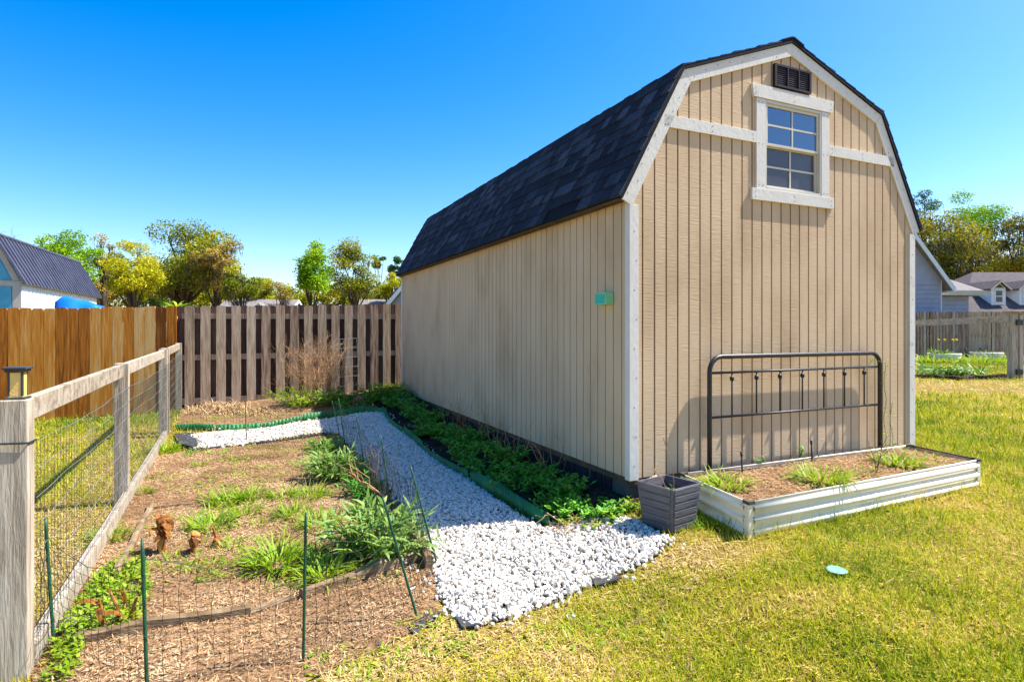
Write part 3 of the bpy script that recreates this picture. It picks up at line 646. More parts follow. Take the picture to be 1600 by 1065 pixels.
def leafy(name, base, label, cat, m, n_stem, n_leaf, h, spread, Lr, Wr, group=None, stem_m='leaf', el=(.1, .9), droop=.8, tonec=.5, seg=3, rootr=.03, shape='lance', upright=.25):
    """herb: stems that lean outwards with leaves all along them"""
    base = np.asarray(base, float); A = NP(); St = MB()
    B = []; AZ = []
    for i in range(n_stem):
        az = random.uniform(0, 2 * PI); k = random.random() ** .6; rr_ = rootr * random.random()
        p0 = base + np.array([math.cos(az) * rr_, math.sin(az) * rr_, -.005]); hh = h * random.uniform(.55, 1) * (1 - .35 * k)
        p1 = p0 + np.array([math.cos(az) * spread * k * .55, math.sin(az) * spread * k * .55, hh * .6]); p2 = p0 + np.array([math.cos(az) * spread * k, math.sin(az) * spread * k, hh])
        St.tube([p0, p1, p2], [.003, .0025, .0012], 4, cap=False)
        for j in range(n_leaf):
            f = .12 + .88 * (j + random.random() * .6) / n_leaf; q = p0 + (p1 - p0) * min(1, f * 2) if f < .5 else p1 + (p2 - p1) * (f - .5) * 2
            B.append(q); AZ.append(az * upright + random.uniform(0, 2 * PI) if upright < .5 else az + random.gauss(0, 1.0))
    n = len(B); o = thing(name, base, label, cat, group)
    A.add(*leafs(np.array(B), np.array(AZ), rng.uniform(el[0], el[1], n), rng.uniform(*Lr, n), rng.uniform(*Wr, n), rng.uniform(.2, 1.2, n) * droop, np.clip(rng.normal(tonec, .22, n), 0, 1), seg=seg, shape=shape, roll=rng.uniform(-.5, .5, n)))
    A.build('leaves', M[m], o); St.build('stems', M[stem_m], o); return o
def tuft(name, base, label, cat, m, n, L, W, spread=.05, group=None, tonec=.5, el=(.5, 1.45), droop=1.2, seg=4, shape='lance'):
    base = np.asarray(base, float); az = rng.uniform(0, 2 * PI, n); rr_ = spread * np.sqrt(rng.uniform(0, 1, n)); A = NP()
    b = np.stack([base[0] + rr_ * np.cos(az), base[1] + rr_ * np.sin(az), np.full(n, base[2] - .004)], 1)
    A.add(*leafs(b, az + rng.normal(0, .6, n), rng.uniform(el[0], el[1], n), L * rng.uniform(.5, 1, n), W * rng.uniform(.6, 1.1, n), rng.uniform(.3, 1.2, n) * droop, np.clip(rng.normal(tonec, .22, n), 0, 1), seg=seg, shape=shape, roll=rng.uniform(-.4, .4, n)))
    return tag(A.build(name, M[m], loc=base), label, cat, group)
pb = np.array([*pot_c, PZ + PHt - .07])
leafy('sprout', pb + (.02, .03, 0), 'small green sprout growing in the grey square planter', 'sprout', 'leaf', 3, 4, .06, .03, (.015, .03), (.008, .014))
m = MB(); m.tube([pb + (-.01, -.04, 0), pb + (-.05, -.02, .1), pb + (-.10, 0, .16)], .003, 5); m.tube([pb + (.05, .06, 0), pb + (.045, .07, .14), pb + (.01, .09, .25), pb + (-.01, .09, .32)], .0026, 5); m.tube([pb + (-.09, 0, .0), pb + (-.1, .02, .09), pb + (-.06, .06, .15)], .002, 5)
tag(m.build('dead_stalk', M['straw'], loc=pb), 'thin pale dead stalks sticking up out of the grey planter', 'stalk')

# ------------------------------------------------------------------ plants and stakes in the raised bed
def bz(px, py): 
    Y = F * (EYE - .19) / (py - CY); return np.array([(px - CX) / F * Y, Y, .188])
for px, py, L, lab, n in ((1132, 757, .17, 'bright green weed tuft at the left end of the white bed beside the pot', 75), (1284, 752, .21, 'wide green weed clump at the middle front of the white bed', 100), (1405, 726, .20, 'green strap leaved clump near the right leg of the headboard', 90), (1338, 738, .09, 'small low weed between two clumps in the white bed', 24), (1456, 716, .08, 'small sparse weed near the far right end of the white bed', 14)):
    tuft('weed_tuft', bz(px, py), lab, 'weed', 'leaf_bright', int(n * 2.2), L, .012, .13, 'weeds in the white raised bed', tonec=.6, el=(.25, 1.3))
leafy('sprout', bz(1187, 726), 'green shoot by the back rim of the white bed nearest the left headboard leg', 'sprout', 'leaf', 4, 6, .10, .05, (.02, .04), (.012, .02), group='shoots along the bed back')
leafy('sprout', bz(1248, 712), 'taller green shoot by the back rim under the middle of the headboard', 'sprout', 'leaf', 3, 8, .17, .03, (.02, .04), (.012, .02), group='shoots along the bed back')
for px, py, zt, lab in ((1160, 741, .13, 'black drip irrigation stake nearest the left headboard leg'), (1269, 722, .14, 'black drip irrigation stake in the middle of the white bed')):
    b = bz(px, py); st = thing('irrigation_stake', b, lab, 'stake', 'drip stakes in the white bed')
    m = MB(); m.tube([b - (0, 0, .02), b + (-.006, 0, zt)], .006, 6); m.build('spike', M['black_metal'], st, smooth=True)
    m = MB(); m.tube([b + (-.006, 0, zt), b + (-.007, 0, zt + .02)], .009, 8); m.ball(b + (-.007, 0, zt + .022), .009, 8); m.build('dripper', M['black_metal'], st, smooth=True)
m = MB(); pts = [bz(1075, 739) + (0, 0, .02)] + [bz(1160, 741) + (.0, .02, .03), bz(1215, 727) + (0, 0, .01), bz(1269, 722) + (0, .01, .035), bz(1300, 708) + (0, 0, .03), bz(1345, 703) + (0, 0, .012), bz(1400, 695) + (0, 0, .012)]
m.tube(pts, .0035, 6); tag(m.build('drip_line', M['black_metal'], loc=bz(1269, 722), smooth=True), 'thin black drip irrigation line along the back of the white bed', 'tubing')
def twigs(base, n, L, spread, r0=.003, depth=3, up=.9, mb=None, seed=1, kids=3):
    rr = random.Random(seed); mb = mb or MB()
    def br(p, d, L, r, k):
        pts = [p]; q = p
        for i in range(3):
            d = d + np.array([rr.gauss(0, .14), rr.gauss(0, .14), rr.gauss(.02, .1)]); d = d / np.linalg.norm(d); q = q + d * L / 3; pts.append(q)
            if k > 0:
                for _ in range(rr.randint(1, kids)):
                    e = d + np.array([rr.gauss(0, .55), rr.gauss(0, .55), rr.gauss(.05, .4)]); br(q, e / np.linalg.norm(e), L * rr.uniform(.35, .6), r * .6, k - 1)
        mb.tube(pts, [r, r * .85, r * .7, r * .5], 3, tone=rr.random(), cap=False)
    for i in range(n):
        a = rr.uniform(0, 2 * PI); s = rr.random() * spread; d = np.array([math.cos(a) * (1 - up) * 1.6, math.sin(a) * (1 - up) * 1.6, up + .1]); br(np.asarray(base, float) + (math.cos(a) * s, math.sin(a) * s, -.01), d / np.linalg.norm(d), L * rr.uniform(.7, 1), r0, depth)
    return mb
b = bz(1369, 739); tag(twigs(b, 2, .20, .01, .0035, 2, .92, seed=5, kids=2).build('bare_twig', M['twig'], loc=b), 'small bare brown twiggy plant in the white bed', 'plant')
vb = sh(HU1 + .01, -HD - .03, .15); vs_ = thing('climbing_vine', vb, 'thin green vine climbing the right leg of the headboard', 'vine')
pts = [vb + (.006 * math.sin(k * 1.3), .01 * math.cos(k * 1.7) - .012, k * .075) for k in range(11)] + [sh(HU1 - .14, -HD - .03, .93), sh(HU1 - .2, -HD - .02, .86)]
m = MB(); m.tube(pts, .0022, 5); 
sp2 = [vb + (.04, -.02, 0)] + [vb + (.05 + .012 * math.sin(k), -.02, .06 * k) for k in range(1, 8)]; m.tube(sp2, .002, 5); m.build('stem', M['leaf'], vs_)
B = np.array([np.array(pts[i % len(pts)]) + rng.normal(0, .012, 3) for i in range(64)] + [np.array(sp2[i % len(sp2)]) + rng.normal(0, .012, 3) for i in range(30)]); n = len(B)
A = NP(); A.add(*leafs(B, rng.uniform(0, 6.28, n), rng.uniform(-.2, .8, n), rng.uniform(.02, .045, n), rng.uniform(.008, .016, n), .6, rng.uniform(.3, .9, n))); A.build('leaves', M['leaf_bright'], vs_)
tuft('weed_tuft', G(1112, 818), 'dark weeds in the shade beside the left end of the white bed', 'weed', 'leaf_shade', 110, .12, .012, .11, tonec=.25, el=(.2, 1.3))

# ------------------------------------------------------------------ post and rail wire fence on the left
fd = (FP3 - FP1)[:2]; fd = fd / np.linalg.norm(fd); fn = np.array([fd[1], -fd[0]])       # fn points to the garden
fd3 = np.array([*fd, 0]); fn3 = np.array([*fn, 0])
wf = thing('wire_fence', FP2, 'low weathered post and rail fence with wire mesh at the left', 'fence')
FTOP = 1.0
zg = lambda p: float(hz(p[0], p[1]))
LP = [np.linalg.norm((FP1 - FP1)[:2]), np.dot((FP2 - FP1)[:2], fd), np.dot((FP3 - FP1)[:2], fd)]
FEND = LP[2] + 2.35
def fpt(s, o=0., z=0.): p = FP1[:2] + fd * s + fn * o; return np.array([p[0], p[1], z])
ztop = lambda s: zg(fpt(s)) + FTOP + .03
def fpost(s, o, w=.095, top=None):
    p = fpt(s, o); z0 = zg(p) - .05; z1 = (top or ztop(s)); m = MB()
    m.obox([p[0], p[1], (z0 + z1) / 2], fd3 * w, fn3 * w, z3 * (z1 - z0), random.random()); return m.build('post', M['post_wood'], wf, bevel=.004)
for s, o in ((LP[0], .004), (LP[1], 0), (LP[2], 0), (LP[2] + .24, .0), (FEND - .06, 0)): fpost(s, o, .086)
fpost(LP[0], -.098 if 0 else -.105, top=ztop(0) - .005)
rails = [(-.0, LP[1] + .0), (LP[1], LP[2]), (LP[2], FEND)]
for i, (a, b) in enumerate(rails):
    m = MB(); a_, b_ = a + (.052 if i == 0 else .050), b - .050
    pa, pb_ = fpt(a_, 0, ztop(a_) - .052), fpt(b_, 0, ztop(b_) - .052); e = pb_ - pa
    m.obox((pa + pb_) / 2, e, fn3 * .036, z3 * .092, random.random()); m.build('rail', M['rail_wood'], wf, bevel=.004)
m = MB(); c = fpt(-.005, -.55, ztop(0) - .06); m.obox(c, fn3 * .78, fd3 * .036, z3 * .092, .7); m.build('rail', M['rail_wood'], wf, bevel=.004)
m = MB(); pa, pb_ = fpt(.05, .03, zg(fpt(0)) + .04), fpt(LP[2] - .1, .03, zg(fpt(LP[2])) + .03); m.obox((pa + pb_) / 2, pb_ - pa, fn3 * .04, z3 * .11, .8); m.build('base_board', M['rail_wood'], wf, bevel=.004)
m = MB(); rW = .0011
for k in range(int(FEND / .05)):
    s = .06 + k * .05; p = fpt(s, .05); m.tube([(p[0], p[1], zg(p) + .02), (p[0], p[1], zg(p) + .86)], rW, 3, cap=False)
for k in range(9):
    z = .03 + k * .103; m.tube([np.array([*fpt(s, .05 + .004 * math.sin(s * 9 + k))[:2], zg(fpt(s)) + z + .006 * math.sin(s * 3 + k)]) for s in np.linspace(.05, FEND, 40)], rW * 1.2, 3, cap=False)
m.build('wire_mesh', M['wire'], wf)
m = MB(); p = fpt(0, 0, ztop(0) - .17)
m.tube([p + fd3 * a * .051 + fn3 * b * .051 + (0, 0, .004 * i) for i, (a, b) in enumerate(((-1, -1), (1, -1), (1, 1), (-1, 1), (-1, -1.0)))], .004, 6, cap=True)
tag(m.build('black_tie', M['hose'], loc=p), 'black cord tied around the near fence post', 'cord')
lb = fpt(.0, -.005, ztop(0) + .001); lt = thing('solar_light', lb, 'small square black solar lantern with amber panes on the near fence post', 'lantern')
lb = lb + fn3 * .012; m = MB(); w = .052; hgt = .100
a3, b3 = np.array([.93, .37, 0]), np.array([-.37, .93, 0]); lb = lb + np.array([0, 0, 0])
for sx in (-1, 1):
    for sy in (-1, 1): m.obox(lb + a3 * sx * (w / 2 - .006) + b3 * sy * (w / 2 - .006) + z3 * (hgt / 2 + .006), a3 * .008, b3 * .008, z3 * (hgt - .012))
m.obox(lb + z3 * .003, a3 * (w + .012), b3 * (w + .012), z3 * .008); m.build('frame', M['lamp_black'], lt, bevel=.0015)
m = MB(); m.obox(lb + z3 * (hgt + .005), a3 * (w + .010), b3 * (w + .010), z3 * .010); m.obox(lb + z3 * (hgt + .014), a3 * (w + .022), b3 * (w + .022), z3 * .008); m.build('cap', M['lamp_black'], lt, bevel=.002)
m = MB(); m.obox(lb + z3 * (hgt / 2 + .003), a3 * (w - .007), b3 * (w - .007), z3 * (hgt - .010)); m.build('pane', M['amber'], lt)

# ------------------------------------------------------------------ tall fences
def picket_poly(c, t, w, z0, z1, ear):
    a = c - t * w / 2; b = c + t * w / 2
    return [(a[0], a[1], z0), (b[0], b[1], z0), (b[0], b[1], z1 - ear), (b[0] - t[0] * ear * .8, b[1] - t[1] * ear * .8, z1), (a[0] + t[0] * ear * .8, a[1] + t[1] * ear * .8, z1), (a[0], a[1], z1 - ear)]
CORN = G(284, 640)[:2]; OL = G(60, 655)[:2]; GR = CORN + DR * 7.4
FH = 1.60
def tall_fence(name, A_, B_, label, pitch, w, mt, ztf, back=False, front_n=None, rails=(), gapw=None, group=None):
    A_, B_ = np.array(A_), np.array(B_); L = np.linalg.norm(B_ - A_); t = (B_ - A_) / L; nr = np.array([t[1], -t[0]]); 
    if np.dot(nr, -(A_ + B_) / 2) < 0: nr = -nr        # towards the camera side
    o = thing(name, gz(*A_), label, 'fence', group); f = MB(); n3_ = np.array([*nr, 0]); t3 = np.array([*t, 0])
    nP = int(L / pitch)
    for i in range(nP):
        c = A_ + t * (i + .5) * pitch + nr * .03; z0 = float(hz(*c)) + random.uniform(.0, .03); z1 = ztf(c) + random.uniform(-.012, .008)
        f.prism(picket_poly(c, t, w * random.uniform(.97, 1.0), z0, z1, .022), n3_ * .016, random.random())
    f.build('picket_panel', M[mt], o)
    if back:
        f = MB()
        for i in range(nP + 1):
            c = A_ + t * (i) * pitch - nr * .045; f.prism(picket_poly(c, t, w, float(hz(*c)) + .02, ztf(c) + random.uniform(-.01, .01), .022), n3_ * .016, random.random())
        f.build('rear_picket_panel', M['brown_wood'], o)
    for z in rails:
        m = MB(); a = np.array([*A_, float(hz(*A_)) + z]); b = np.array([*B_, float(hz(*B_)) + z]); off = n3_ * .0
        m.obox((a + b) / 2 + off, b - a, n3_ * .036, z3 * .085, .7); m.build('rail', M['grey_wood' if mt != 'cedar' else 'cedar'], o)
    for k in range(int(L / 2.4) + 1):
        c = A_ + t * min(L, k * 2.4 + .05) - nr * (.075 if not back else .0); m = MB(); z1 = ztf(c) - .05
        if back: c = A_ + t * min(L - .05, k * 2.4 + .05) - nr * .068
        m.obox([c[0], c[1], z1 / 2], t3 * .09, n3_ * .03 if back else n3_ * .09, z3 * (z1 + .1), .4); m.build('post', M['brown_wood' if back else mt], o)
    return o
zt_c = float(hz(*CORN))
def ztop_g(c): s = np.dot(np.asarray(c)[:2] - CORN, DR); return EYE + (CY - 479) / F * CORN[1] + .045 * max(0, s) * .65
tall_fence('privacy_fence', CORN, GR, 'weathered grey shadowbox fence with spaced boards behind the garden', .217, .138, 'grey_wood', ztop_g, back=True, rails=(.13, .80, 1.44))
ot = OL - CORN; ot = ot / np.linalg.norm(ot)
def ztop_o(c): s = np.dot(np.asarray(c)[:2] - CORN, ot); return EYE + (CY - 478.5) / F * CORN[1] - .025 * s
tall_fence('privacy_fence', CORN + ot * .06, CORN + ot * 5.2, 'orange brown stained cedar privacy fence at the left', .142, .1385, 'cedar', ztop_o, rails=(.2, .8, 1.4))

# ------------------------------------------------------------------ green plastic edging
def edging(name, pts, hts, label, corr, tone0, seams=()):
    P = [np.array(p[:2]) for p in pts]; Ls = [0]
    for a, b in zip(P[:-1], P[1:]): Ls.append(Ls[-1] + np.linalg.norm(b - a))
    T = Ls[-1]; o = thing(name, gz(*P[len(P) // 2]), label, 'edging', 'green plastic lawn edging')
    def pos(s):
        for i in range(len(P) - 1):
            if s <= Ls[i + 1] + 1e-9: f = (s - Ls[i]) / (Ls[i + 1] - Ls[i]); return P[i] + (P[i + 1] - P[i]) * f, hts[i] + (hts[i + 1] - hts[i]) * f
        return P[-1], hts[-1]
    cuts = [0] + [c * T for c in seams] + [T]
    for j, (a, b) in enumerate(zip(cuts[:-1], cuts[1:])):
        n = max(4, int((b - a) / .011)); vs = []; fs = []
        tilt = random.uniform(-.02, .03); dh = random.uniform(-.012, .012)
        for i in range(n + 1):
            s = a + .004 + (b - a - .008) * i / n; c, h = pos(s); c2, _ = pos(min(T, s + .02)); c1, _ = pos(max(0, s - .02)); t = (c2 - c1) / (np.linalg.norm(c2 - c1) + 1e-9); nr = np.array([t[1], -t[0]])
            off = (corr * math.sin(2 * PI * s / .045)) + .01 * math.sin(s * 2.1 + j)
            g = float(hz(*c)); q = c + nr * off; q2 = q + nr * tilt
            vs += [(q[0], q[1], g - .04), (q2[0], q2[1], g + h + dh + .006 * math.sin(s * 5))]
            if i: k = 2 * i; fs.append((k - 2, k, k + 1, k - 1))
        m = MB(); m.add(vs, fs, tone0 + random.uniform(-.3, .3)); e = m.build('edging_panel', M['edging'], o, smooth=True)
        sm = e.modifiers.new('gauge', 'SOLIDIFY'); sm.thickness = .004; sm.offset = 0
edging('lawn_edging', [G(274, 672), G(345, 674), G(420, 669), G(500, 655.5), G(560, 645), G(604, 647)], [.07, .08, .085, .095, .085, .09], 'ribbed green plastic edging along the back of the gravel path', .006, .6, (.2, .38, .56, .72, .88))
edging('lawn_edging', [G(601, 645), G(614, 664), G(659, 700), G(692, 729), G(720, 745), G(748, 762), G(791, 787), G(825, 808), G(856, 826)], [.10, .09, .09, .08, .09, .12, .125, .12, .115], 'green plastic edging between the gravel path and the shed weeds', .0035, .4, (.12, .26, .43, .55, .72, .86))

# ------------------------------------------------------------------ timbers, boards and loose bits
def plank(px0, px1, w, h, label, name='border_board', mt='timber', lift=0., tone=.5, group='half buried wooden border boards', jag=True):
    a, b = G(*px0), G(*px1); L = np.linalg.norm(b - a); t = (b - a) / L; sd = np.cross(z3, t); n = max(2, int(L / .12)); m = MB(); vs = []; fs = []
    for i in range(n + 1):
        p = a + (b - a) * i / n; p[2] = float(hz(p[0], p[1])) + lift; hh = h * (1 + (random.uniform(-.35, .15) if jag else 0)); ww = w * (1 + (random.uniform(-.2, .2) if jag else 0)); wob = sd * random.uniform(-.006, .006) if jag else sd * 0
        vs += [p - sd * ww / 2 - z3 * .03 + wob, p + sd * ww / 2 - z3 * .03 + wob, p + sd * ww / 2 + z3 * hh * .85 + wob, p + z3 * hh + wob, p - sd * ww / 2 + z3 * hh * .9 + wob]
        if i: k = 5 * i; fs += [(k - 5 + j, k - 5 + (j + 1) % 5, k + (j + 1) % 5, k + j) for j in range(5)]
    fs += [(4, 3, 2, 1, 0), tuple(5 * n + j for j in range(5))]
    m.add(vs, fs, tone); return tag(m.build(name, M[mt], loc=a), label, 'board', group)
plank((120, 1006), (392, 960), .05, .05, 'long half buried grey board at the front left of the mulch bed')
plank((388, 962), (458, 939), .045, .035, 'short rotten board continuing the front border between two others')
plank((470, 936), (664, 876), .05, .075, 'thick split timber at the front right of the mulch bed under the big plant', tone=.7)
plank((640, 838), (672, 890), .035, .10, 'upright brown board at the right corner of the mulch bed', tone=.6)
plank((236, 795), (180, 906), .035, .05, 'pale wooden pole lying near the dead orange plants', name='wooden_pole', mt='timber', tone=.8, group=None)
plank((234, 797), (412, 768), .025, .03, 'thin half buried board across the middle of the mulch bed')
plank((405, 768), (500, 754), .025, .025, 'thin half buried board across the bed reaching the grey leaved plant')
plank((300, 706), (510, 680), .02, .03, 'low dark board along the far edge of the mulch bed', mt='skid')
def flap(px, lab, up=.05, name='landscape_fabric', w=.0):
    P = [G(*q) for q in px]; c = sum(P) / len(P); n = len(P); m = MB()
    for i, p in enumerate(P): p[2] += random.uniform(.006, up)
    c = c + (0, 0, up * .6); m.add([c] + P + [q - (0, 0, .006) for q in [c] + P], [(0, 1 + i, 1 + (i + 1) % n) for i in range(n)] + [(n + 1, n + 2 + (i + 1) % n, n + 2 + i) for i in range(n)] + [(1 + i, n + 2 + i, n + 2 + (i + 1) % n, 1 + (i + 1) % n) for i in range(n)])
    return tag(m.build(name, M['fabric'], loc=G(*px[0])), lab, 'landscape fabric', 'loose corners of weed fabric')
flap([(712, 966), (748, 972), (752, 984), (722, 988)], 'grey weed fabric corner poking from the front tip of the gravel', .03)
flap([(925, 912), (960, 897), (972, 912), (930, 924)], 'grey weed fabric flap folded at the right front edge of the gravel', .04)
flap([(636, 985), (668, 962), (690, 958), (668, 980), (648, 992)], 'dark weed fabric scrap by the leaning green stake', .02)
flap([(272, 680), (300, 676), (320, 692), (300, 706), (280, 700)], 'black weed fabric bunched at the far left end of the gravel', .08)
def stone(px, r, lab):
    c = G(*px); V, Fc, T = rocks(np.array([c[0]]), np.array([c[1]]), np.array([c[2] + r * .3]), np.array([r]), np.array([.5])); tag(build_np('stone', V, Fc, M['stone'], loc=c, bevel=r * .15), lab, 'stone', 'loose garden stones')
stone((100, 985), .055, 'larger grey stone at the foot of the leftmost green stake'); stone((593, 1008), .022, 'small dark stone at the edge of the mulch')
m = MB(); c = G(1307, 898); nrm = np.array([.06, -.16, 1.]); a_ = np.cross(nrm, (0, 1, 0)); a_ /= np.linalg.norm(a_); b_ = np.cross(nrm / np.linalg.norm(nrm), a_); vs = []; kk = 20
for zz, rr_ in ((0, .040), (.005, .043), (.008, .038)):
    for k in range(kk): t = 2 * PI * k / kk; w_ = 1 + .05 * math.sin(3 * t); vs.append(c + (0, 0, .022) + nrm * zz + a_ * rr_ * 1.15 * w_ * math.cos(t) + b_ * rr_ * .85 * math.sin(t))
m.add(vs, [(j * kk + k, j * kk + (k + 1) % kk, (j + 1) * kk + (k + 1) % kk, (j + 1) * kk + k) for j in range(2) for k in range(kk)] + [tuple(2 * kk + k for k in range(kk)), tuple(kk - 1 - k for k in range(kk))])
tag(m.build('plastic_disc', M['disc'], loc=c), 'pale mint plastic disc lying in the lawn', 'disc')

# ------------------------------------------------------------------ green stakes and garden netting
NET = []
def stake(px_base, px_top, lab, r=.0055, net=True, Ytop=None, sub=0):
    b = G(*px_base); t = at(px_top[0], px_top[1], Ytop or b[1]); L = np.linalg.norm(t - b); m = MB(); d = (t - b) / L
    pts = [b - d * .05 + d * (L + .05) * k / 12 for k in range(13)]
    m.tube(pts, [r] * 12 + [r * .7], 7); o = tag(m.build('plant_stake', M['stake'], loc=b, smooth=True), lab, 'stake', 'green garden stakes')
    if net: NET.append((b, t))
    return o
NET.append((fpt(.05, .06, zg(fpt(.05, .06))), fpt(.05, .06, zg(fpt(0)) + .5)))
stake((84, 1008), (71, 810), 'leftmost green plant stake, close to the fence post', r=.0065)
stake((230, 1088), (222, 842), 'green plant stake in front of the dead orange plants', r=.0065)
stake((474, 1034), (478, 800), 'upright green stake at the front of the netting', r=.006)
stake((652, 964), (598, 776), 'long green stake leaning left over the biggest plant', r=.006)
stake((684, 884), (641, 727), 'green stake leaning left over the gravel path', r=.0055)
stake((612, 800), (595, 680), 'green stake behind the big plant at the path edge', r=.005)
stake((572, 742), (556, 645), 'thin green stake by the grey leaved plant', r=.0045)
stake((540, 700), (529, 622), 'green stake at the inner corner of the path', r=.006)
stake((532, 684), (519, 626), 'second green stake at the inner path corner beside a taller one', r=.004, net=False)
stake((385, 692), (383, 622), 'thin green stake alone at the far edge of the mulch bed', r=.0045)
NET.append((fpt(LP[2] + .24, .06, zg(fpt(LP[2] + .2))), fpt(LP[2] + .24, .06, zg(fpt(LP[2])) + .45)))
net = MB(); segs = []
for (b0, t0), (b1, t1) in zip(NET[:-1], NET[1:]):
    L = np.linalg.norm(b1 - b0); n = max(2, int(L / .05)); nh = 9; grid = []
    for i in range(n + 1):
        f = i / n; sag = 1 - .18 * math.sin(PI * f); colp = []
        for k in range(nh + 1):
            h = k / nh * .88; pb_ = b0 + (b1 - b0) * f; pb_[2] = float(hz(pb_[0], pb_[1])); pt = t0 + (t1 - t0) * f
            q = pb_ + (pt - pb_) * h * sag; q = q + np.array([random.gauss(0, .004), random.gauss(0, .004), random.gauss(0, .004)]); q[2] = max(q[2], pb_[2] + .004); colp.append(q)
        grid.append(colp)
    for i in range(n + 1): net.tube(grid[i], .0010, 3, cap=False)
    for k in range(nh + 1): net.tube([grid[i][k] for i in range(n + 1)], .0010 if k < nh else .0016, 3, cap=False)
tag(net.build('garden_netting', M['net'], loc=G(474, 1034)), 'thin dark green plastic netting strung between the stakes round the mulch bed', 'netting')

# ------------------------------------------------------------------ plants of the mulch bed
for px, py, L, n, lab in ((355, 788, .20, 70, 'broad grassy weed tuft just behind the middle board, left of its twin'), (394, 779, .18, 60, 'grassy weed tuft standing right behind the middle board beside its twin'), (384, 803, .15, 50, 'bright low tuft just in front of the thin middle board'),
                         (330, 826, .20, 70, 'green tuft directly right of the dead orange plants'), (364, 852, .10, 34, 'small tuft in open mulch right of the curled dead leaf'), (442, 778, .15, 50, 'tuft left of the tall tuft near the grey leaved plant'), (457, 806, .18, 64, 'tuft in the middle of the bed in front of two smaller tufts'),
                         (485, 776, .18, 60, 'upright tuft just left of the dark mulch patch by the grey leaved plant'), (497, 822, .18, 60, 'tuft between the centre tufts and the biggest plant'), (409, 820, .09, 24, 'tiny tuft alone in the centre of the mulch'), (432, 884, .24, 110, 'big arching bright green clump left of the third stake'),
                         (490, 866, .12, 40, 'small tuft between the arching clump and the biggest plant'), (508, 902, .20, 80, 'glossy green clump behind the split front timber'), (294, 890, .08, 22, 'pale seedling tuft in open mulch below the dead leaves'), (440, 922, .07, 18, 'tiny seedling beside the short rotten board'),
                         (308, 706, .10, 40, 'small tuft at the far left corner of the mulch by the gravel'), (258, 706, .20, 90, 'bright tall grass at the foot of the double fence posts'), (172, 842, .16, 60, 'bright weed tuft against the fence base board'), (226, 770, .10, 30, 'low weed beside the base board below the second post')):
    tuft('weed_tuft', G(px, py), lab, 'weed', 'leaf_bright', int(n * 2.8), L * .9, .0095 if L < .2 else .0125, .035 + L * .35, 'bright weeds in the mulch bed', tonec=.5, el=(.35, 1.4))
for i, (px, py, r) in enumerate(((334, 722, .14), (380, 716, .12), (425, 710, .14), (459, 707, .12), (421, 730, .12), (384, 744, .08), (300, 764, .14), (440, 700, .10), (360, 760, .06), (240, 750, .12), (268, 742, .10), (350, 742, .12), (410, 756, .10), (470, 722, .12), (480, 690, .10), (405, 700, .12), (270, 812, .08), (420, 842, .09), (380, 880, .07), (330, 905, .06), (700, 1010, .10), (1000, 985, .12), (880, 1000, .12), (660, 975, .08), (555, 1040, .14), (915, 975, .08))):
    b = G(px, py); n = int(90 * r / .12); A = NP(); az = rng.uniform(0, 6.28, n); rr_ = r * np.sqrt(rng.uniform(0, 1, n)); x, y = b[0] + rr_ * np.cos(az) * 1.6, b[1] + rr_ * np.sin(az)
    A.add(*leafs(np.stack([x, y, hz(x, y) + .004], 1), rng.uniform(0, 6.28, n), rng.uniform(.1, .9, n), rng.uniform(.025, .055, n), rng.uniform(.008, .016, n), .6, rng.uniform(.2, .9, n), seg=2))
    mul = i < 20
    tag(A.build('low_weed', M['leaf_bright'], loc=b), 'flat spreading weed patch on the mulch in the back half of the bed' if mul else 'small broad leaved weed in the dry grass near the gravel', 'weed', 'flat weeds on the mulch' if mul else 'weeds in the dry grass')
rs = random.Random(8)
for i in range(80):
    px, py = rs.uniform(250, 640), rs.uniform(705, 905); q = G(px, py)
    if not inpoly(np.array([q[0]]), np.array([q[1]]), MULCH)[0]: continue
    tuft('weed_seedling', q, 'tiny green weed seedling scattered on the mulch', 'weed', 'leaf_bright', rs.randint(18, 44), rs.uniform(.05, .13), .010, rs.uniform(.03, .09), group='seedlings scattered on the mulch', tonec=rs.uniform(.35, .65), el=(.2, 1.3))
leafy('leafy_plant', G(590, 868), 'largest leafy green plant at the right front of the mulch bed', 'plant', 'leaf_grey', 70, 12, .36, .30, (.06, .13), (.014, .026), el=(.0, 1.1), tonec=.55, rootr=.10, upright=.8)
leafy('leafy_plant', G(530, 748), 'dense grey green leafy plant by the inner bend of the gravel path', 'plant', 'leaf_grey', 60, 11, .30, .30, (.07, .14), (.014, .024), el=(.0, 1.0), tonec=.5, rootr=.10, upright=.8)
leafy('leafy_plant', G(502, 706), 'smaller leafy plant at the far corner of the mulch bed', 'plant', 'leaf', 30, 9, .17, .20, (.05, .10), (.014, .022), tonec=.5, rootr=.10, upright=.7)
leafy('leafy_plant', G(566, 775), 'dark shaded leafy plant between the two largest plants', 'plant', 'leaf_shade', 24, 9, .22, .16, (.05, .1), (.012, .02), tonec=.3, rootr=.08, upright=.7)
b = G(598, 790); bs_ = MB(); r0 = random.Random(3)
m = MB(); p0 = G(604, 800) + (0, 0, .10); p1 = at(545, 742, p0[1] + .1); m = twigs(p0, 0, .1, .01); m.tube([p0, p0 + (p1 - p0) * .5 + (0, 0, .02), p1], [.008, .006, .003], 5)
for k in range(7):
    q = p0 + (p1 - p0) * (.25 + .1 * k); m.tube([q, q + (r0.uniform(-.1, .02), r0.uniform(-.04, .04), r0.uniform(.02, .1)), q + (r0.uniform(-.2, .0), r0.uniform(-.06, .06), r0.uniform(.03, .2))], [.004, .003, .0015], 4)
tag(m.build('dead_branch', M['dry_twig'], loc=p0), 'bare dead branch leaning out of the bed over the grey leaved plant', 'branch')
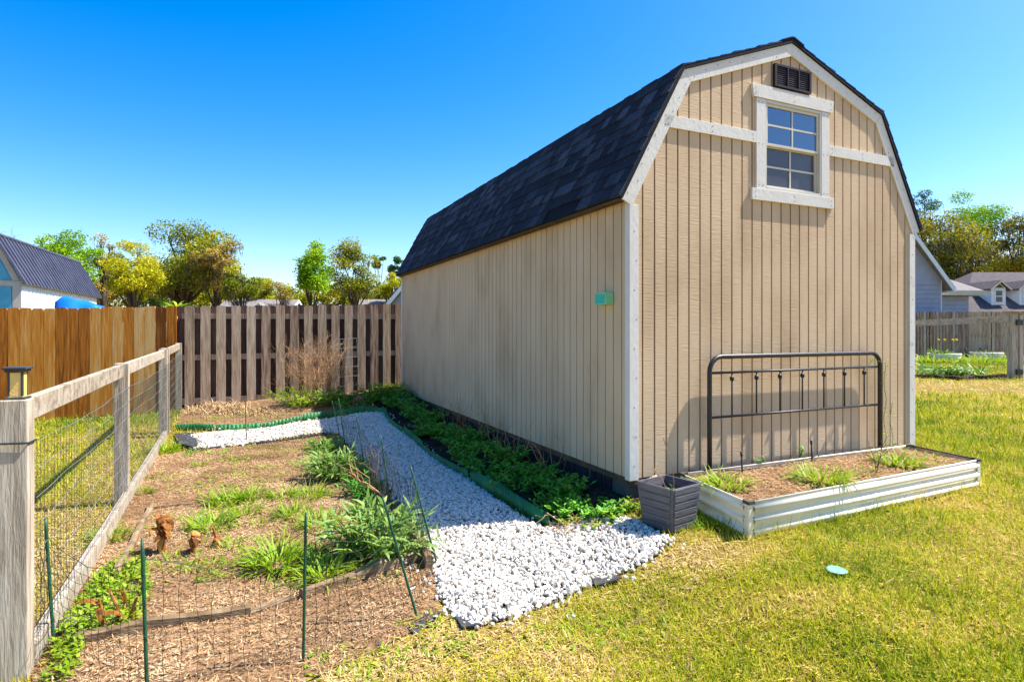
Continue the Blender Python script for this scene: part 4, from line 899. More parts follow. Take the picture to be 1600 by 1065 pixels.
b = G(600, 780); tag(twigs(b, 10, .34, .10, .002, 1, .9, seed=12, kids=2).build('dead_stalks', M['dry_twig'], loc=b), 'cluster of thin dead stalks by the path edge behind the big plant', 'stalks')
def dead(px, py, n, L, W, lab, h=.16, stalks=3):
    b = G(px, py); o = thing('dead_plant', b, lab, 'dead plant', 'dead orange leaved plants'); m = MB()
    tips = []
    for k in range(stalks):
        a = random.uniform(0, 6.28); t = b + (math.cos(a) * .04 + random.uniform(-.03, .03), math.sin(a) * .04, h * random.uniform(.6, 1)); m.tube([b + (math.cos(a) * .02, math.sin(a) * .02, -.01), (b + t) / 2 + (.01, 0, 0), t], [.009, .007, .005], 6); tips.append(t)
    m.build('stalk', M['dead_leaf'], o); tips = np.array([tips[i % len(tips)] for i in range(n)]) - np.array([[0, 0, h * .55]]) * rng.uniform(0, 1, (n, 1)); A = NP()
    A.add(*leafs(tips, rng.uniform(0, 6.28, n), rng.uniform(.1, .9, n), L * rng.uniform(.5, 1.1, n), W * rng.uniform(.4, 1.05, n), rng.uniform(1.3, 3.0, n), np.clip(rng.normal(.5, .3, n), 0, 1), seg=7, roll=rng.uniform(-.8, .8, n))); A.build('leaf', M['dead_leaf'], o)
dead(252, 862, 22, .13, .036, 'taller dead plant with hanging orange leaves beside the pale pole', .22, 5)
dead(298, 866, 8, .13, .07, 'dead plant with one broad orange leaf on the mulch', .12, 2); dead(336, 852, 3, .16, .038, 'dead stem with a few curled brown leaves', .17, 1)
dead(162, 985, 3, .14, .03, 'dead plant of cut brown stalks beside the front left board', .16, 2); dead(192, 975, 3, .16, .03, 'dead plant with one tall orange stalk right of the cut stalks', .20, 2)
# green mat under the fence
MAT = [G(*p) for p in ((60, 1075), (95, 990), (150, 905), (205, 868), (232, 885), (235, 935), (205, 985), (140, 1000), (110, 1065))]
P = np.array([p[:2] for p in MAT]); lo, hi = P.min(0), P.max(0); n = 5200; x, y = rng.uniform(lo[0], hi[0], n), rng.uniform(lo[1], hi[1], n); k = inpoly(x, y, MAT) & (vnoise(x, y, .12, 8) > .25); x, y = x[k], y[k]; n = len(x)
A = NP(); A.add(*leafs(np.stack([x, y, hz(x, y) + rng.uniform(0, .05, n)], 1), rng.uniform(0, 6.28, n), rng.uniform(.1, 1.2, n), rng.uniform(.02, .045, n), rng.uniform(.010, .02, n), .7, rng.uniform(.15, .85, n), seg=2))
tag(A.build('ground_cover', M['leaf_bright'], loc=G(150, 940)), 'mat of small leaved green ground cover along the foot of the left fence', 'ground cover', kind='stuff')

# ------------------------------------------------------------------ weeds along the shed and the back bed
random.seed(21)
k = 0
for i in range(40):
    v = -.0 + i * .148 + random.uniform(-.06, .06); u = random.uniform(-.52, -.20); p = sh(u, v); b = gz(p[0], p[1], .01)
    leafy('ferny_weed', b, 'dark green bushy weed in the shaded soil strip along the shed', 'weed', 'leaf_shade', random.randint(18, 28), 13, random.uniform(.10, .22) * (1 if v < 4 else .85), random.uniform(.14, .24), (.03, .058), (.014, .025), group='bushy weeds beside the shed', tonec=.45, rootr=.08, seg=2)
for i, (u, v) in enumerate(((-.42, -.16), (-.30, -.22), (-.18, -.16), (-.05, -.17), (.05, -.20), (-.5, -.02))):
    p = sh(u, v); leafy('broadleaf_weed', gz(p[0], p[1], .01), 'small sunlit round leaved weed at the gravel edge below the shed corner', 'weed', 'leaf_bright', 9, 7, .09, .09, (.022, .04), (.016, .026), group='round leaved weeds at the shed corner', tonec=.45, rootr=.06, seg=2)
b = gz(*sh(-.52, -.12)[:2]); mm = MB(); rr = random.Random(4)
for k in range(90):
    p = b + (rr.gauss(0, .10), rr.gauss(0, .05), rr.uniform(.0, .05)); a = rr.uniform(0, 6.28); q = p; pts = [p]
    for j in range(5): a += rr.uniform(-.9, .9); q = q + (math.cos(a) * .03, math.sin(a) * .03, rr.uniform(-.015, .022)); q = np.array([q[0], q[1], max(q[2], b[2] + .003)]); pts.append(q)
    mm.tube(pts, .0018, 3, tone=rr.random(), cap=False)
tag(mm.build('dry_tangle', M['straw'], loc=b), 'tangle of pale dry stems at the near end of the green edging', 'dry stems')
for i, v in enumerate((.9, 1.5, 2.2, 2.6, 3.4)):
    b = gz(*sh(-.12 - .08 * (i % 2), v)[:2]); tag(twigs(b, 7, .36, .10, .0022, 1, .85, seed=30 + i, kids=2).build('dead_stalks', M['dry_twig'] if i != 3 else M['dead_leaf'], loc=b), 'sparse dead stalks among the shaded weeds against the shed wall' if i != 3 else 'reddish brown dead fern stalks against the shed skirting', 'stalks', 'dead stalks along the shed' if i != 3 else None)
def back_pt(px, py): return G(px, py)
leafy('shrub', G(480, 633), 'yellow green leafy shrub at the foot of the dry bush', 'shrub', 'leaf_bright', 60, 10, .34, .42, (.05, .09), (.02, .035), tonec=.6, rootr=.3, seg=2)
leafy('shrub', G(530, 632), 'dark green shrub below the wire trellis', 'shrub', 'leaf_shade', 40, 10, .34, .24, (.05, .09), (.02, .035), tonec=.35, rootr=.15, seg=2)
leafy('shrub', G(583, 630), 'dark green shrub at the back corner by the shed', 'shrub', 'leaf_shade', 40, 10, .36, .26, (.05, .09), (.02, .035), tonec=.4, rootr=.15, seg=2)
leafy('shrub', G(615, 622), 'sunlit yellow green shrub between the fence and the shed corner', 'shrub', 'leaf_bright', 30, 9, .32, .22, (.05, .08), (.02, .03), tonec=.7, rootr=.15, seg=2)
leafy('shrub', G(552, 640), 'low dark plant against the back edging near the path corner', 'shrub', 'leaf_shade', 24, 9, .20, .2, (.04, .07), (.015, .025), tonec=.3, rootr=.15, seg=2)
b = G(497, 628); tag(twigs(b, 46, .72, .42, .0032, 2, .93, seed=77, kids=3).build('dry_bush', M['dry_twig'], loc=b), 'tall tan dried bush in front of the grey fence', 'bush')
n = 1600; x = rng.uniform(0, 1, n); y = rng.uniform(0, 1, n) ** 1.5; a0, a1 = G(292, 642), G(430, 640); pp = a0 + (a1 - a0) * x[:, None] + np.array([-DL[0], -DL[1], 0]) * (y * .55)[:, None]
A = NP(); A.add(*leafs(np.stack([pp[:, 0], pp[:, 1], hz(pp[:, 0], pp[:, 1]) + rng.uniform(0, .14, n) * (1 - y) * np.sin(PI * np.clip(x * 1.2, 0, 1))], 1), rng.uniform(0, 6.28, n), rng.uniform(-.3, 1.0, n), rng.uniform(.08, .28, n), rng.uniform(.006, .014, n), rng.uniform(.5, 2.2, n), rng.uniform(.2, 1, n), seg=3, shape='blade'))
tag(A.build('dry_grass', M['straw'], loc=a0), 'heap of flattened straw coloured dry grass at the foot of the grey fence', 'dry grass', kind='stuff')
tuft('weed_tuft', G(468, 636), 'yellowing strappy weed left of the yellow green shrub', 'weed', 'leaf_bright', 40, .2, .014, .12, tonec=.9)
for px, py in ((430, 652), (395, 648), (345, 655), (310, 658)): tuft('weed_tuft', G(px, py), 'short yellow green weed in the bed behind the green edging', 'weed', 'leaf_bright', 50, .10, .010, .18, group='short weeds behind the edging', tonec=.8)
b = G(634, 640); flap([(617, 628), (640, 622), (655, 650), (632, 655)], 'dark weed fabric mounded by the far shed corner', .10)
# wire trellis leaning on the fence
def fence_pt(px, off):
    k = (px - CX) / F; o_ = CORN - DL * off; t_ = (k * o_[1] - o_[0]) / (DR[0] - k * DR[1]); return o_ + DR * t_
def fz(px, py, off): q = fence_pt(px, off); return np.array([q[0], q[1], EYE + (CY - py) / F * q[1]])
tr = MB(); tb0, tb1, tt0, tt1 = fz(533, 612, .26), fz(563, 609, .26), fz(517, 531, .09), fz(557, 528, .09)
for k in range(4): f = k / 3; tr.tube([tb0 + (tb1 - tb0) * f - (0, 0, .02), tt0 + (tt1 - tt0) * f], .0032, 5)
for k in range(6): f = .1 + .9 * k / 5; tr.tube([tb0 + (tt0 - tb0) * f, tb1 + (tt1 - tb1) * f], .0028, 5)
tag(tr.build('wire_trellis', M['wire'], loc=tb0), 'thin pale wire grid trellis leaning against the grey fence', 'trellis')

# ------------------------------------------------------------------ trees
def tree(px, ytop, hw, Y, ybot, m, label, n=3200, seed=0, leaf=.26, clumps=26, moss=0, trunk=.22, squash=.75, group=None, bare=0, name='tree', gap=.35, ybase=None):
    r = np.random.default_rng(seed); rr = random.Random(seed)
    c = at(px, (ytop + ybot) / 2, Y); R = hw / F * Y; Hh = (ybot - ytop) / F * Y / 2; base = np.array([c[0] + rr.uniform(-.3, .3), Y, 0.])
    o = thing(name, base, label, 'tree', group); tk = MB()
    cc = r.normal(size=(clumps, 3)); cc /= np.linalg.norm(cc, axis=1)[:, None]; cc *= r.uniform(.35, .92, (clumps, 1)) ; cc[:, 2] = np.where(cc[:, 2] < -.5, cc[:, 2] * .6, cc[:, 2])
    C_ = c + cc * np.array([R, R * .9, Hh]); rad = r.uniform(.16, .34, clumps) * (R + Hh) / 2
    split = base + (c - base) * .45 + (0, 0, 0); tk.tube([base - (0, 0, .2), base + (split - base) * .5 + (rr.gauss(0, .1), 0, 0), split], [trunk * 1.25, trunk, trunk * .8], 8)
    for i in range(clumps):
        if i % 2 and not bare: continue
        mid = split + (C_[i] - split) * .5 + np.array([rr.gauss(0, R * .08), rr.gauss(0, R * .08), Hh * .12]); tk.tube([split, mid, C_[i]], [trunk * .36, trunk * .22, trunk * .06], 5, cap=False)
        for j in range(2 + bare * 3):
            q = mid + (C_[i] - mid) * rr.random(); e = q + np.array([rr.gauss(0, R * .2), rr.gauss(0, R * .2), rr.gauss(Hh * .12, Hh * .15)]); tk.tube([q, (q + e) / 2 + (0, 0, .1), e], [trunk * .14, trunk * .09, trunk * .04], 3, cap=False)
    tk.build('trunk', M['bark'], o)
    if n:
        n = int(n * 3.4); leaf = leaf * .54; A = NP(); w = rad ** 2 / (rad ** 2).sum(); idx = r.choice(clumps, n, p=w); dv = r.normal(size=(n, 3)); dv /= np.linalg.norm(dv, axis=1)[:, None]; dv *= (r.uniform(.2, 1, (n, 1)) ** .45)
        pos = C_[idx] + dv * rad[idx][:, None] * np.array([1.15, 1.15, squash]) * (1 + .35 * r.normal(size=(n, 1)) * gap)
        ct = r.uniform(.25, .75, clumps)
        A.add(*leafs(pos, r.uniform(0, 6.28, n), r.uniform(-1.0, 1.2, n), leaf * r.uniform(.6, 1.3, n), leaf * r.uniform(.4, .8, n), r.uniform(0, .8, n), np.clip(ct[idx] + r.normal(0, .16, n), 0, 1), seg=1, shape='blade', roll=r.uniform(-1.2, 1.2, n)))
        A.build('crown', M[m], o)
    if moss:
        A = NP(); idx = r.choice(clumps, moss); dm = r.normal(size=(moss, 3)); dm = np.clip(dm, -1.3, 1.3); dm[:, 2] = -np.abs(dm[:, 2]) * .8; pos = C_[idx] + dm * rad[idx][:, None] * .6
        A.add(*leafs(pos, r.uniform(0, 6.28, moss), -PI / 2 + r.normal(0, .12, moss), r.uniform(.3, 1.0, moss) * leaf * 4, r.uniform(.25, .6, moss) * leaf, r.normal(0, .1, moss), r.uniform(0, 1, moss), seg=2, shape='blade')); A.build('hanging_moss', M['moss'], o)['kind'] = 'stuff'
    return o
GL = 'trees beyond the orange and grey fences'
tree(92, 352, 58, 38, 462, 'crown_green', 'rounded olive green tree behind the metal roofed barn', 3600, 1, .30, 32, group=GL)
tree(160, 366, 20, 40, 480, 'crown_brown', 'thin sparse brown tree right of the metal roofed barn', 420, 2, .26, 14, moss=160, bare=1, group=GL)
tree(212, 376, 52, 35, 482, 'crown_yellow', 'yellow green bushy tree left of the tallest mossy tree', 2600, 3, .26, 24, group=GL)
tree(288, 343, 86, 46, 486, 'crown_olive', 'tallest olive tree with hanging moss beyond the fence corner', 6500, 4, .34, 48, moss=1100, group=GL, trunk=.4)
tree(340, 368, 42, 44, 480, 'crown_brown', 'brownish mossy tree at the right shoulder of the tallest tree', 1500, 14, .3, 22, moss=500, group=GL)
tree(378, 400, 34, 42, 482, 'crown_olive', 'small dark mossy tree left of the grey roofed house', 1500, 5, .28, 18, moss=300, group=GL)
tree(412, 428, 32, 52, 482, 'crown_yellow', 'low yellow tree just above the grey house roof', 900, 6, .32, 14, group=GL)
tree(446, 424, 24, 50, 482, 'crown_brown', 'pale nearly bare tree above the right end of the grey house', 260, 7, .26, 16, bare=1, group=GL, trunk=.14)
tree(490, 364, 30, 30, 480, 'crown_green', 'bright green slender leafy tree above the grey fence', 2300, 8, .24, 18, group=GL, squash=1.1, gap=.8, trunk=.12)
tree(555, 374, 48, 44, 484, 'crown_olive', 'broad olive tree right of the bright green tree', 2600, 9, .30, 26, moss=350, group=GL)
tree(592, 390, 13, 55, 425, 'crown_dark', 'tall thin pine with a small top left of its neighbour', 360, 10, .34, 9, group='thin pines by the shed roof', trunk=.16)
tree(618, 392, 14, 55, 440, 'crown_dark', 'tall thin pine beside the far end of the shed roof', 360, 11, .34, 9, group='thin pines by the shed roof', trunk=.16)
tree(612, 418, 24, 48, 478, 'crown_yellow', 'yellow green tree half hidden by the far end of the shed roof', 1300, 12, .30, 16, group=GL)
tree(10, 335, 34, 60, 420, 'crown_brown', 'bare grey tree at the left edge above the barn ridge', 0, 13, .3, 18, bare=1, group=GL, trunk=.1)
for i, (px, yt, hw, mm_) in enumerate(((245, 402, 30, 'crown_olive'), (340, 412, 32, 'crown_olive'), (225, 418, 26, 'crown_yellow'), (300, 420, 30, 'crown_yellow'), (178, 425, 36, 'crown_brown'), (232, 430, 34, 'crown_dark'), (318, 428, 34, 'crown_yellow'), (358, 436, 30, 'crown_olive'), (450, 450, 34, 'crown_yellow'), (525, 444, 36, 'crown_olive'), (585, 448, 30, 'crown_yellow'), (150, 440, 30, 'crown_olive'), (272, 430, 36, 'crown_olive'), (400, 446, 30, 'crown_yellow'))):
    tree(px, yt, hw, 56 + i, 488, mm_, 'low shrubby tree filling the gap behind the fence top', 1100, 40 + i, .36, 14, name='shrubby_tree', group='undergrowth behind the fences', trunk=.08)
GRp = 'trees behind the right hand houses'
tree(1470, 300, 66, 48, 490, 'crown_oak', 'huge live oak draped with grey Spanish moss behind the blue house', 4600, 20, .34, 46, moss=2600, group=GRp, trunk=.7)
tree(1522, 282, 46, 52, 410, 'crown_green', 'fresh green treetop rising over the mossy oak', 1900, 21, .34, 18, group=GRp)
tree(1445, 285, 20, 56, 400, 'crown_dark', 'dark pine top left of the mossy oak beside the shed roof', 700, 22, .34, 12, group=GRp)
tree(1592, 318, 44, 50, 480, 'crown_oak', 'yellow green mossy tree at the right edge of the photo', 3600, 23, .34, 30, moss=1500, group=GRp)
tree(1540, 350, 34, 56, 470, 'crown_brown', 'dense mossy tree between the oak and the tree at the right edge', 2600, 24, .34, 26, moss=1200, group=GRp)
def wood(name, segs, Y, m, n, label, leaf=.34, seed=5):
    r = np.random.default_rng(seed); A = NP()
    px = r.uniform(segs[0][0], segs[-1][0], n); top = np.interp(px, [q[0] for q in segs], [q[1] for q in segs]) + (vnoise(px, px * 0, 13, seed) - .5) * 26 + (vnoise(px, px * 0, 4, seed + 1) - .5) * 12
    yy = r.uniform(0, 1, n) ** .8; py = top + (500 - top) * yy; d = Y + r.uniform(-3, 3, n)
    P = np.stack([(px - CX) / F * d, d, EYE + (CY - py) / F * d], 1)
    A.add(*leafs(P, r.uniform(0, 6.28, n), r.uniform(-1, 1.2, n), leaf * r.uniform(.6, 1.4, n), leaf * r.uniform(.4, .9, n), .3, np.clip(.5 + (vnoise(px, py, 9, seed) - .5) * .9 + r.normal(0, .14, n), 0, 1), seg=1, shape='blade', roll=r.uniform(-1.2, 1.2, n)))
    tag(A.build(name, M[m]), label, 'woodland', kind='stuff')
wood('woodland', [(-60, 440), (120, 446), (170, 418), (260, 406), (340, 414), (410, 440), (520, 446), (600, 446), (660, 440)], 66, 'crown_oak', 30000, 'far yellow green woodland seen low between the trees behind the fences')
wood('woodland', [(1380, 420), (1450, 400), (1520, 405), (1700, 400)], 74, 'crown_olive', 9000, 'far woodland low behind the right hand houses and the mossy oak', seed=6)
# palm
pbs = at(276, 478, 24); palm = thing('palm', [pbs[0], 24, 0], 'small fan palm showing over the corner of the fences', 'palm'); m = MB(); m.tube([(pbs[0], 24, -.1), (pbs[0], 24, 1.9)], .12, 8); m.build('trunk', M['bark'], palm)
n = 140; A = NP(); A.add(*leafs(np.tile(np.array([pbs[0], 24, 1.95]), (n, 1)) + rng.normal(0, .06, (n, 3)), rng.uniform(0, 6.28, n), rng.uniform(-.3, 1.2, n), rng.uniform(.5, 1.0, n), .09, 1.0, rng.uniform(.3, .9, n), seg=3)); A.build('fronds', M['crown_green'], palm)

# ------------------------------------------------------------------ neighbour's barn (left)
bd = np.array([-.372, .928]); bp_ = np.array([-.928, -.372]); BO = at(34, 440, 13.4)[:2]
def bn(a, w, z): p = BO + bd * a + bp_ * w; return np.array([p[0], p[1], z])
barn = thing('barn', bn(3, 1.5, 0), 'pale blue gambrel barn with dark ribbed metal roof behind the orange fence', 'barn')
BW = 3.0; EZ = 2.29; KZ = 3.30; RZ = 3.62; KW = .5; bl = 6.05
m = MB(); m.prism([bn(0, 0, -.1), bn(0, BW, -.1), bn(0, BW, EZ), bn(0, BW - KW, KZ - .04), bn(0, BW / 2, RZ - .05), bn(0, KW, KZ - .04), bn(0, 0, EZ)], np.array([*bd, 0]) * bl); m.build('wall', M['pale_wall'], barn)
m = MB()
for (p0, p1, q0, q1) in (((-.08, EZ - .08), (KW, KZ), 0, 0), ((KW, KZ), (BW / 2, RZ), 0, 0), ((BW / 2, RZ), (BW - KW, KZ), 0, 0), ((BW - KW, KZ), (BW + .08, EZ - .08), 0, 0)):
    a_, b_ = np.array(p0), np.array(p1); t = (b_ - a_) / np.linalg.norm(b_ - a_); nr = np.array([-t[1], t[0]]); nr = nr if nr[1] > 0 else -nr
    m.prism([bn(-.12, *(a_)), bn(-.12, *(b_)), bn(-.12, *(b_ + nr * .02)), bn(-.12, *(a_ + nr * .02))], np.array([*bd, 0]) * (bl + .24))
    for k in range(28):
        s = -.1 + k * (bl + .2) / 27; m.prism([bn(s, *(a_ + nr * .021)), bn(s, *(b_ + nr * .021)), bn(s, *(b_ + nr * .045)), bn(s, *(a_ + nr * .045))], np.array([*bd, 0]) * .06)
rf = m.build('roof', M['metal_roof'], barn)
m = MB(); m.tube([bn(-.15, KW, KZ + .04), bn(bl + .15, KW, KZ + .04)], .05, 6); m.tube([bn(-.15, BW / 2, RZ + .03), bn(bl + .15, BW / 2, RZ + .03)], .06, 6); m.build('ridge_cap', M['metal_roof'], rf)
def bboard(P, name, mt):
    mm_ = MB(); mm_.prism(P, np.array([*bd, 0]) * -.03); mm_.build(name, M[mt], barn)
bboard([bn(-.002, -.0, 0), bn(-.002, .16, 0), bn(-.002, .16, EZ - .12), bn(-.002, 0, EZ - .12)], 'corner_trim', 'pale_trim')
bboard([bn(-.002, -.02, EZ - .12), bn(-.002, BW, EZ - .12), bn(-.002, BW, EZ + .0), bn(-.002, -.02, EZ + .0)], 'gable_band', 'pale_trim')
bboard([bn(-.002, .03, EZ + .01), bn(-.002, .14, EZ + .01), bn(-.002, KW + .08, KZ - .08), bn(-.002, KW - .03, KZ - .05)], 'rake_trim', 'pale_trim')
bboard([bn(-.004, .18, EZ + .01), bn(-.004, BW - .18, EZ + .01), bn(-.004, BW - KW - .08, KZ - .1), bn(-.004, BW / 2, RZ - .2), bn(-.004, KW + .08, KZ - .1)], 'gable_panel', 'teal')
for k in range(8):
    w0 = .18 + k * .34; bboard([bn(-.004, w0, 0), bn(-.004, w0 + .325, 0), bn(-.004, w0 + .325, EZ - .13), bn(-.004, w0, EZ - .13)], 'front_panel', 'teal')
m = MB()
for k in range(40): m.obox(bn(.1 + k * .15, -.006, (EZ - .05) / 2), np.array([*bd, 0]) * .02, np.array([*bp_, 0]) * .012, z3 * (EZ - .1))
m.build('batten', M['pale_wall'], barn)
# blue tarp-covered stack
tp = np.array([(130 - CX) / F * 12.6, 12.6]); m = MB(); nx_, ny_ = 14, 8; vs = []
for j in range(ny_ + 1):
    for i in range(nx_ + 1):
        a, b_ = i / nx_ * 2 - 1, j / ny_ * 2 - 1; e = (1 - abs(a) ** 8) * (1 - abs(b_) ** 6); z = 1.05 + .84 * (e ** .3) - .14 * (a + .6) * (a > -.6) + .015 * math.sin(7 * a + 4 * b_)
        p = tp + bd * b_ * .5 + np.array([.95, .2]) * a * .5; vs.append((p[0], p[1], z if e > 0 else .3))
m.add(vs, [(j * (nx_ + 1) + i, j * (nx_ + 1) + i + 1, (j + 1) * (nx_ + 1) + i + 1, (j + 1) * (nx_ + 1) + i) for j in range(ny_) for i in range(nx_)])
o = tag(m.build('blue_tarp', M['tarp'], loc=[*tp, 0], smooth=True), 'bright blue tarp draped over something beside the barn', 'tarp'); s_ = o.modifiers.new('cloth', 'SOLIDIFY'); s_.thickness = .01

# ------------------------------------------------------------------ distant houses
def house(name, O, ax, L, D, eave, ridge, wall_m, roof_m, label, group=None, over=.35, windows=(), gables=(), dormers=()):
    """ax: unit vector along the ridge; the front looks towards -cross"""
    ax = np.array(ax, float); ax /= np.linalg.norm(ax); dp = np.array([-ax[1], ax[0]]); O = np.array(O, float)
    def h(a, d, z): p = O + ax * a + dp * d; return np.array([p[0], p[1], z])
    o = thing(name, h(L / 2, D / 2, 0), label, 'house', group); a3_, p3 = np.array([*ax, 0]), np.array([*dp, 0])
    m = MB(); m.prism([h(0, 0, -.2), h(0, D, -.2), h(0, D, eave), h(0, D / 2, ridge - .12), h(0, 0, eave)], a3_ * L); w = m.build('wall', M[wall_m], o)
    lap = MB(); nl = int(eave / .19)
    for k in range(nl): lap.obox(h(L / 2, -.012, .1 + k * .19), a3_ * L, p3 * .024, z3 * .165)
    for k in range(nl):
        for a in (-.012, L + .012): lap.obox(h(a, D / 2, .1 + k * .19), a3_ * .024, p3 * D, z3 * .165)
    lap.build('clapboard', M[wall_m], w)
    m = MB(); s = (ridge - eave) / (D / 2)
    for sg in (0, 1):
        e = [(-over, eave - over * s), (D / 2, ridge)] if sg == 0 else [(D + over, eave - over * s), (D / 2, ridge)]
        m.prism([h(-over, e[0][0], e[0][1]), h(-over, e[1][0], e[1][1]), h(-over, e[1][0], e[1][1] + .14), h(-over, e[0][0], e[0][1] + .14)], a3_ * (L + 2 * over))
    rf = m.build('roof', M[roof_m], o)
    m = MB(); m.obox(h(L / 2, -over - .02, eave - over * s + .05), a3_ * (L + 2 * over), p3 * .04, z3 * .2)
    for a in (-over - .02, L + over + .02):
        for sg in (0, 1):
            e = [(-over, eave - over * s), (D / 2, ridge)] if sg == 0 else [(D + over, eave - over * s), (D / 2, ridge)]
            m.prism([h(a, e[0][0], e[0][1] - .14), h(a, e[1][0], e[1][1] - .14), h(a, e[1][0], e[1][1] + .1), h(a, e[0][0], e[0][1] + .1)], a3_ * .04)
    for a in (.06, L - .06): m.obox(h(a, -.03, eave / 2), a3_ * .14, p3 * .05, z3 * (eave - .04))
    m.build('white_trim', M['pale_wall'], o)
    for (a, z, ww, hh) in windows:
        m = MB(); m.obox(h(a, -.04, z), a3_ * ww, p3 * .06, z3 * hh); wn = m.build('window', M['pale_wall'], o); m = MB(); m.obox(h(a, -.075, z + hh * .23), a3_ * (ww - .16), p3 * .02, z3 * (hh * .44 - .08)); m.obox(h(a, -.075, z - hh * .23), a3_ * (ww - .16), p3 * .02, z3 * (hh * .44 - .08)); m.build('pane', M['far_glass'], wn)
    for (a, gw, gr, dd) in gables:       # cross gable standing proud of the front
        ge = eave - .02; m = MB(); m.prism([h(a - gw / 2, -.45, -.2), h(a + gw / 2, -.45, -.2), h(a + gw / 2, -.45, ge), h(a, -.45, gr), h(a - gw / 2, -.45, ge)], p3 * (dd + .45)); g = m.build('cross_gable', M[wall_m], o)
        m = MB(); sl_ = (gr - ge) / (gw / 2)
        for sx in (-1, 1): m.prism([h(a + sx * (gw / 2 + .3), -.75, ge - .3 * sl_ + .02), h(a, -.75, gr + .02), h(a, -.75, gr + .14), h(a + sx * (gw / 2 + .3), -.75, ge - .3 * sl_ + .14)], p3 * (dd + .75))
        m.build('gable_roof', M[roof_m], g); m = MB()
        for sx in (-1, 1): m.prism([h(a + sx * (gw / 2 + .3), -.79, ge - .3 * sl_ - .1), h(a, -.79, gr - .12), h(a, -.79, gr + .12), h(a + sx * (gw / 2 + .3), -.79, ge - .3 * sl_ + .12)], p3 * .03)
        m.build('gable_trim', M['pale_wall'], g)
    for (a, d, ww, hh) in dormers:
        zr = eave + s * d; dw = ww / 2; back = (hh * 1.55) / s
        m = MB(); m.prism([h(a - dw, d, zr - .05), h(a + dw, d, zr - .05), h(a + dw, d, zr + hh), h(a, d, zr + hh * 1.45), h(a - dw, d, zr + hh)], p3 * back); dm = m.build('dormer', M['pale_wall'], o)
        m = MB()
        for sx in (-1, 1): m.prism([h(a + sx * (dw + .2), d - .2, zr + hh - .12), h(a, d - .2, zr + hh * 1.45 + .03), h(a, d - .2, zr + hh * 1.45 + .13), h(a + sx * (dw + .2), d - .2, zr + hh - .02)], p3 * (back + .2))
        m.build('dormer_roof', M[roof_m], dm)
        m = MB(); m.prism([h(a - dw * .75, d - .025, zr + hh + .04), h(a + dw * .75, d - .025, zr + hh + .04), h(a, d - .025, zr + hh * 1.36)], p3 * .02); m.build('dormer_gable', M[wall_m], dm)
        m = MB(); m.obox(h(a, d - .01, zr + hh * .5), a3_ * ww * .5, p3 * .06, z3 * hh * .84); wn = m.build('window', M['pale_wall'], dm) if 0 else m.build('window', M['far_glass'], dm)
        for zz in (.0,): pass
    return o
c = at(384, 478, 48); wdt = 106 / F * 48
house('grey_house', [c[0] - wdt / 2, 48], (1, .05), wdt, 7, 2.15, 3.75, 'wall_sage', 'roof_grey', 'low house with grey roof and front gable seen over the grey fence', group=None, windows=((1.0, 1.7, .9, 1.1), (2.0, 1.7, .9, 1.1)), gables=((4.0, 1.8, 3.3, 2.5),))
c = at(592, 478, 46); house('grey_house', [c[0] - 1.6, 46], (1, .1), 6, 6, 2.2, 3.6, 'wall_sage', 'roof_grey', 'distant house with grey roof peeking beside the far end of the shed', windows=((1.2, 1.8, .8, 1.0),))
O = at(607, 478, 27)[:2]; house('tan_house', O + np.array([5.9, -2.1]), (.35, .94), 7, 6.2, 2.35, 5.5, 'wall_blue', 'roof_grey', 'gable end with pale sloping trim just left of the shed corner', over=.3)
# right: blue gabled house with a hipped wing, dormer house
bh = house('blue_house', [17.75, 24.5], (0, 1), 8, 6.0, 3.30, 7.45, 'wall_blue', 'roof_grey', 'pale blue clapboard house with steep white gable trim right of the shed', over=.35)
def hipped(o, x0, x1, y0, y1, eave, ridge, ins, wall_m, roof_m, wn, rn, over=.35):
    m = MB(); m.prism([(x0, y0, -.2), (x1, y0, -.2), (x1, y1, -.2), (x0, y1, -.2)], z3 * (eave + .2)); w = m.build(wn, M[wall_m], o); m = MB()
    for k in range(int(eave / .19)): m.obox([(x0 + x1) / 2, y0 - .012, .1 + k * .19], (x1 - x0, 0, 0), (0, .024, 0), z3 * .165)
    m.build('clapboard', M[wall_m], w); m = MB(); q = over; ym = (y0 + y1) / 2
    B = [(x0 - q, y0 - q, eave), (x1 + q, y0 - q, eave), (x1 + q, y1 + q, eave), (x0 - q, y1 + q, eave), (x0 + ins[0], ym, ridge), (x1 - ins[1], ym, ridge)]
    m.add(B, [(0, 1, 5, 4), (1, 2, 5), (2, 3, 4, 5), (3, 0, 4), (0, 3, 2, 1)]); r_ = m.build(rn, M[roof_m], o); m = MB()
    m.obox([(x0 + x1) / 2, y0 - q - .02, eave - .08], (x1 - x0 + 2 * q, 0, 0), (0, .05, 0), z3 * .2)
    for x in (x0 - q - .02, x1 + q + .02): m.obox([x, ym, eave - .08], (.05, 0, 0), (0, y1 - y0 + 2 * q, 0), z3 * .2)
    m.build('fascia', M['cream'], r_); return w, r_
hipped(bh, 17.8, 19.75, 25.6, 31.5, 2.85, 4.6, (.2, 1.6), 'wall_blue', 'roof_grey', 'wing_wall', 'wing_roof', .42)
dh = thing('dormer_house', (32, 38, 0), 'house with brown hipped roof and two white dormers at the right', 'house')
hipped(dh, 26.3, 42, 34.4, 42.4, 2.24, 4.95, (3.6, 3.6), 'cream', 'roof_brown', 'wall', 'roof', .4)
sl2 = (4.95 - 2.24) / 4.4
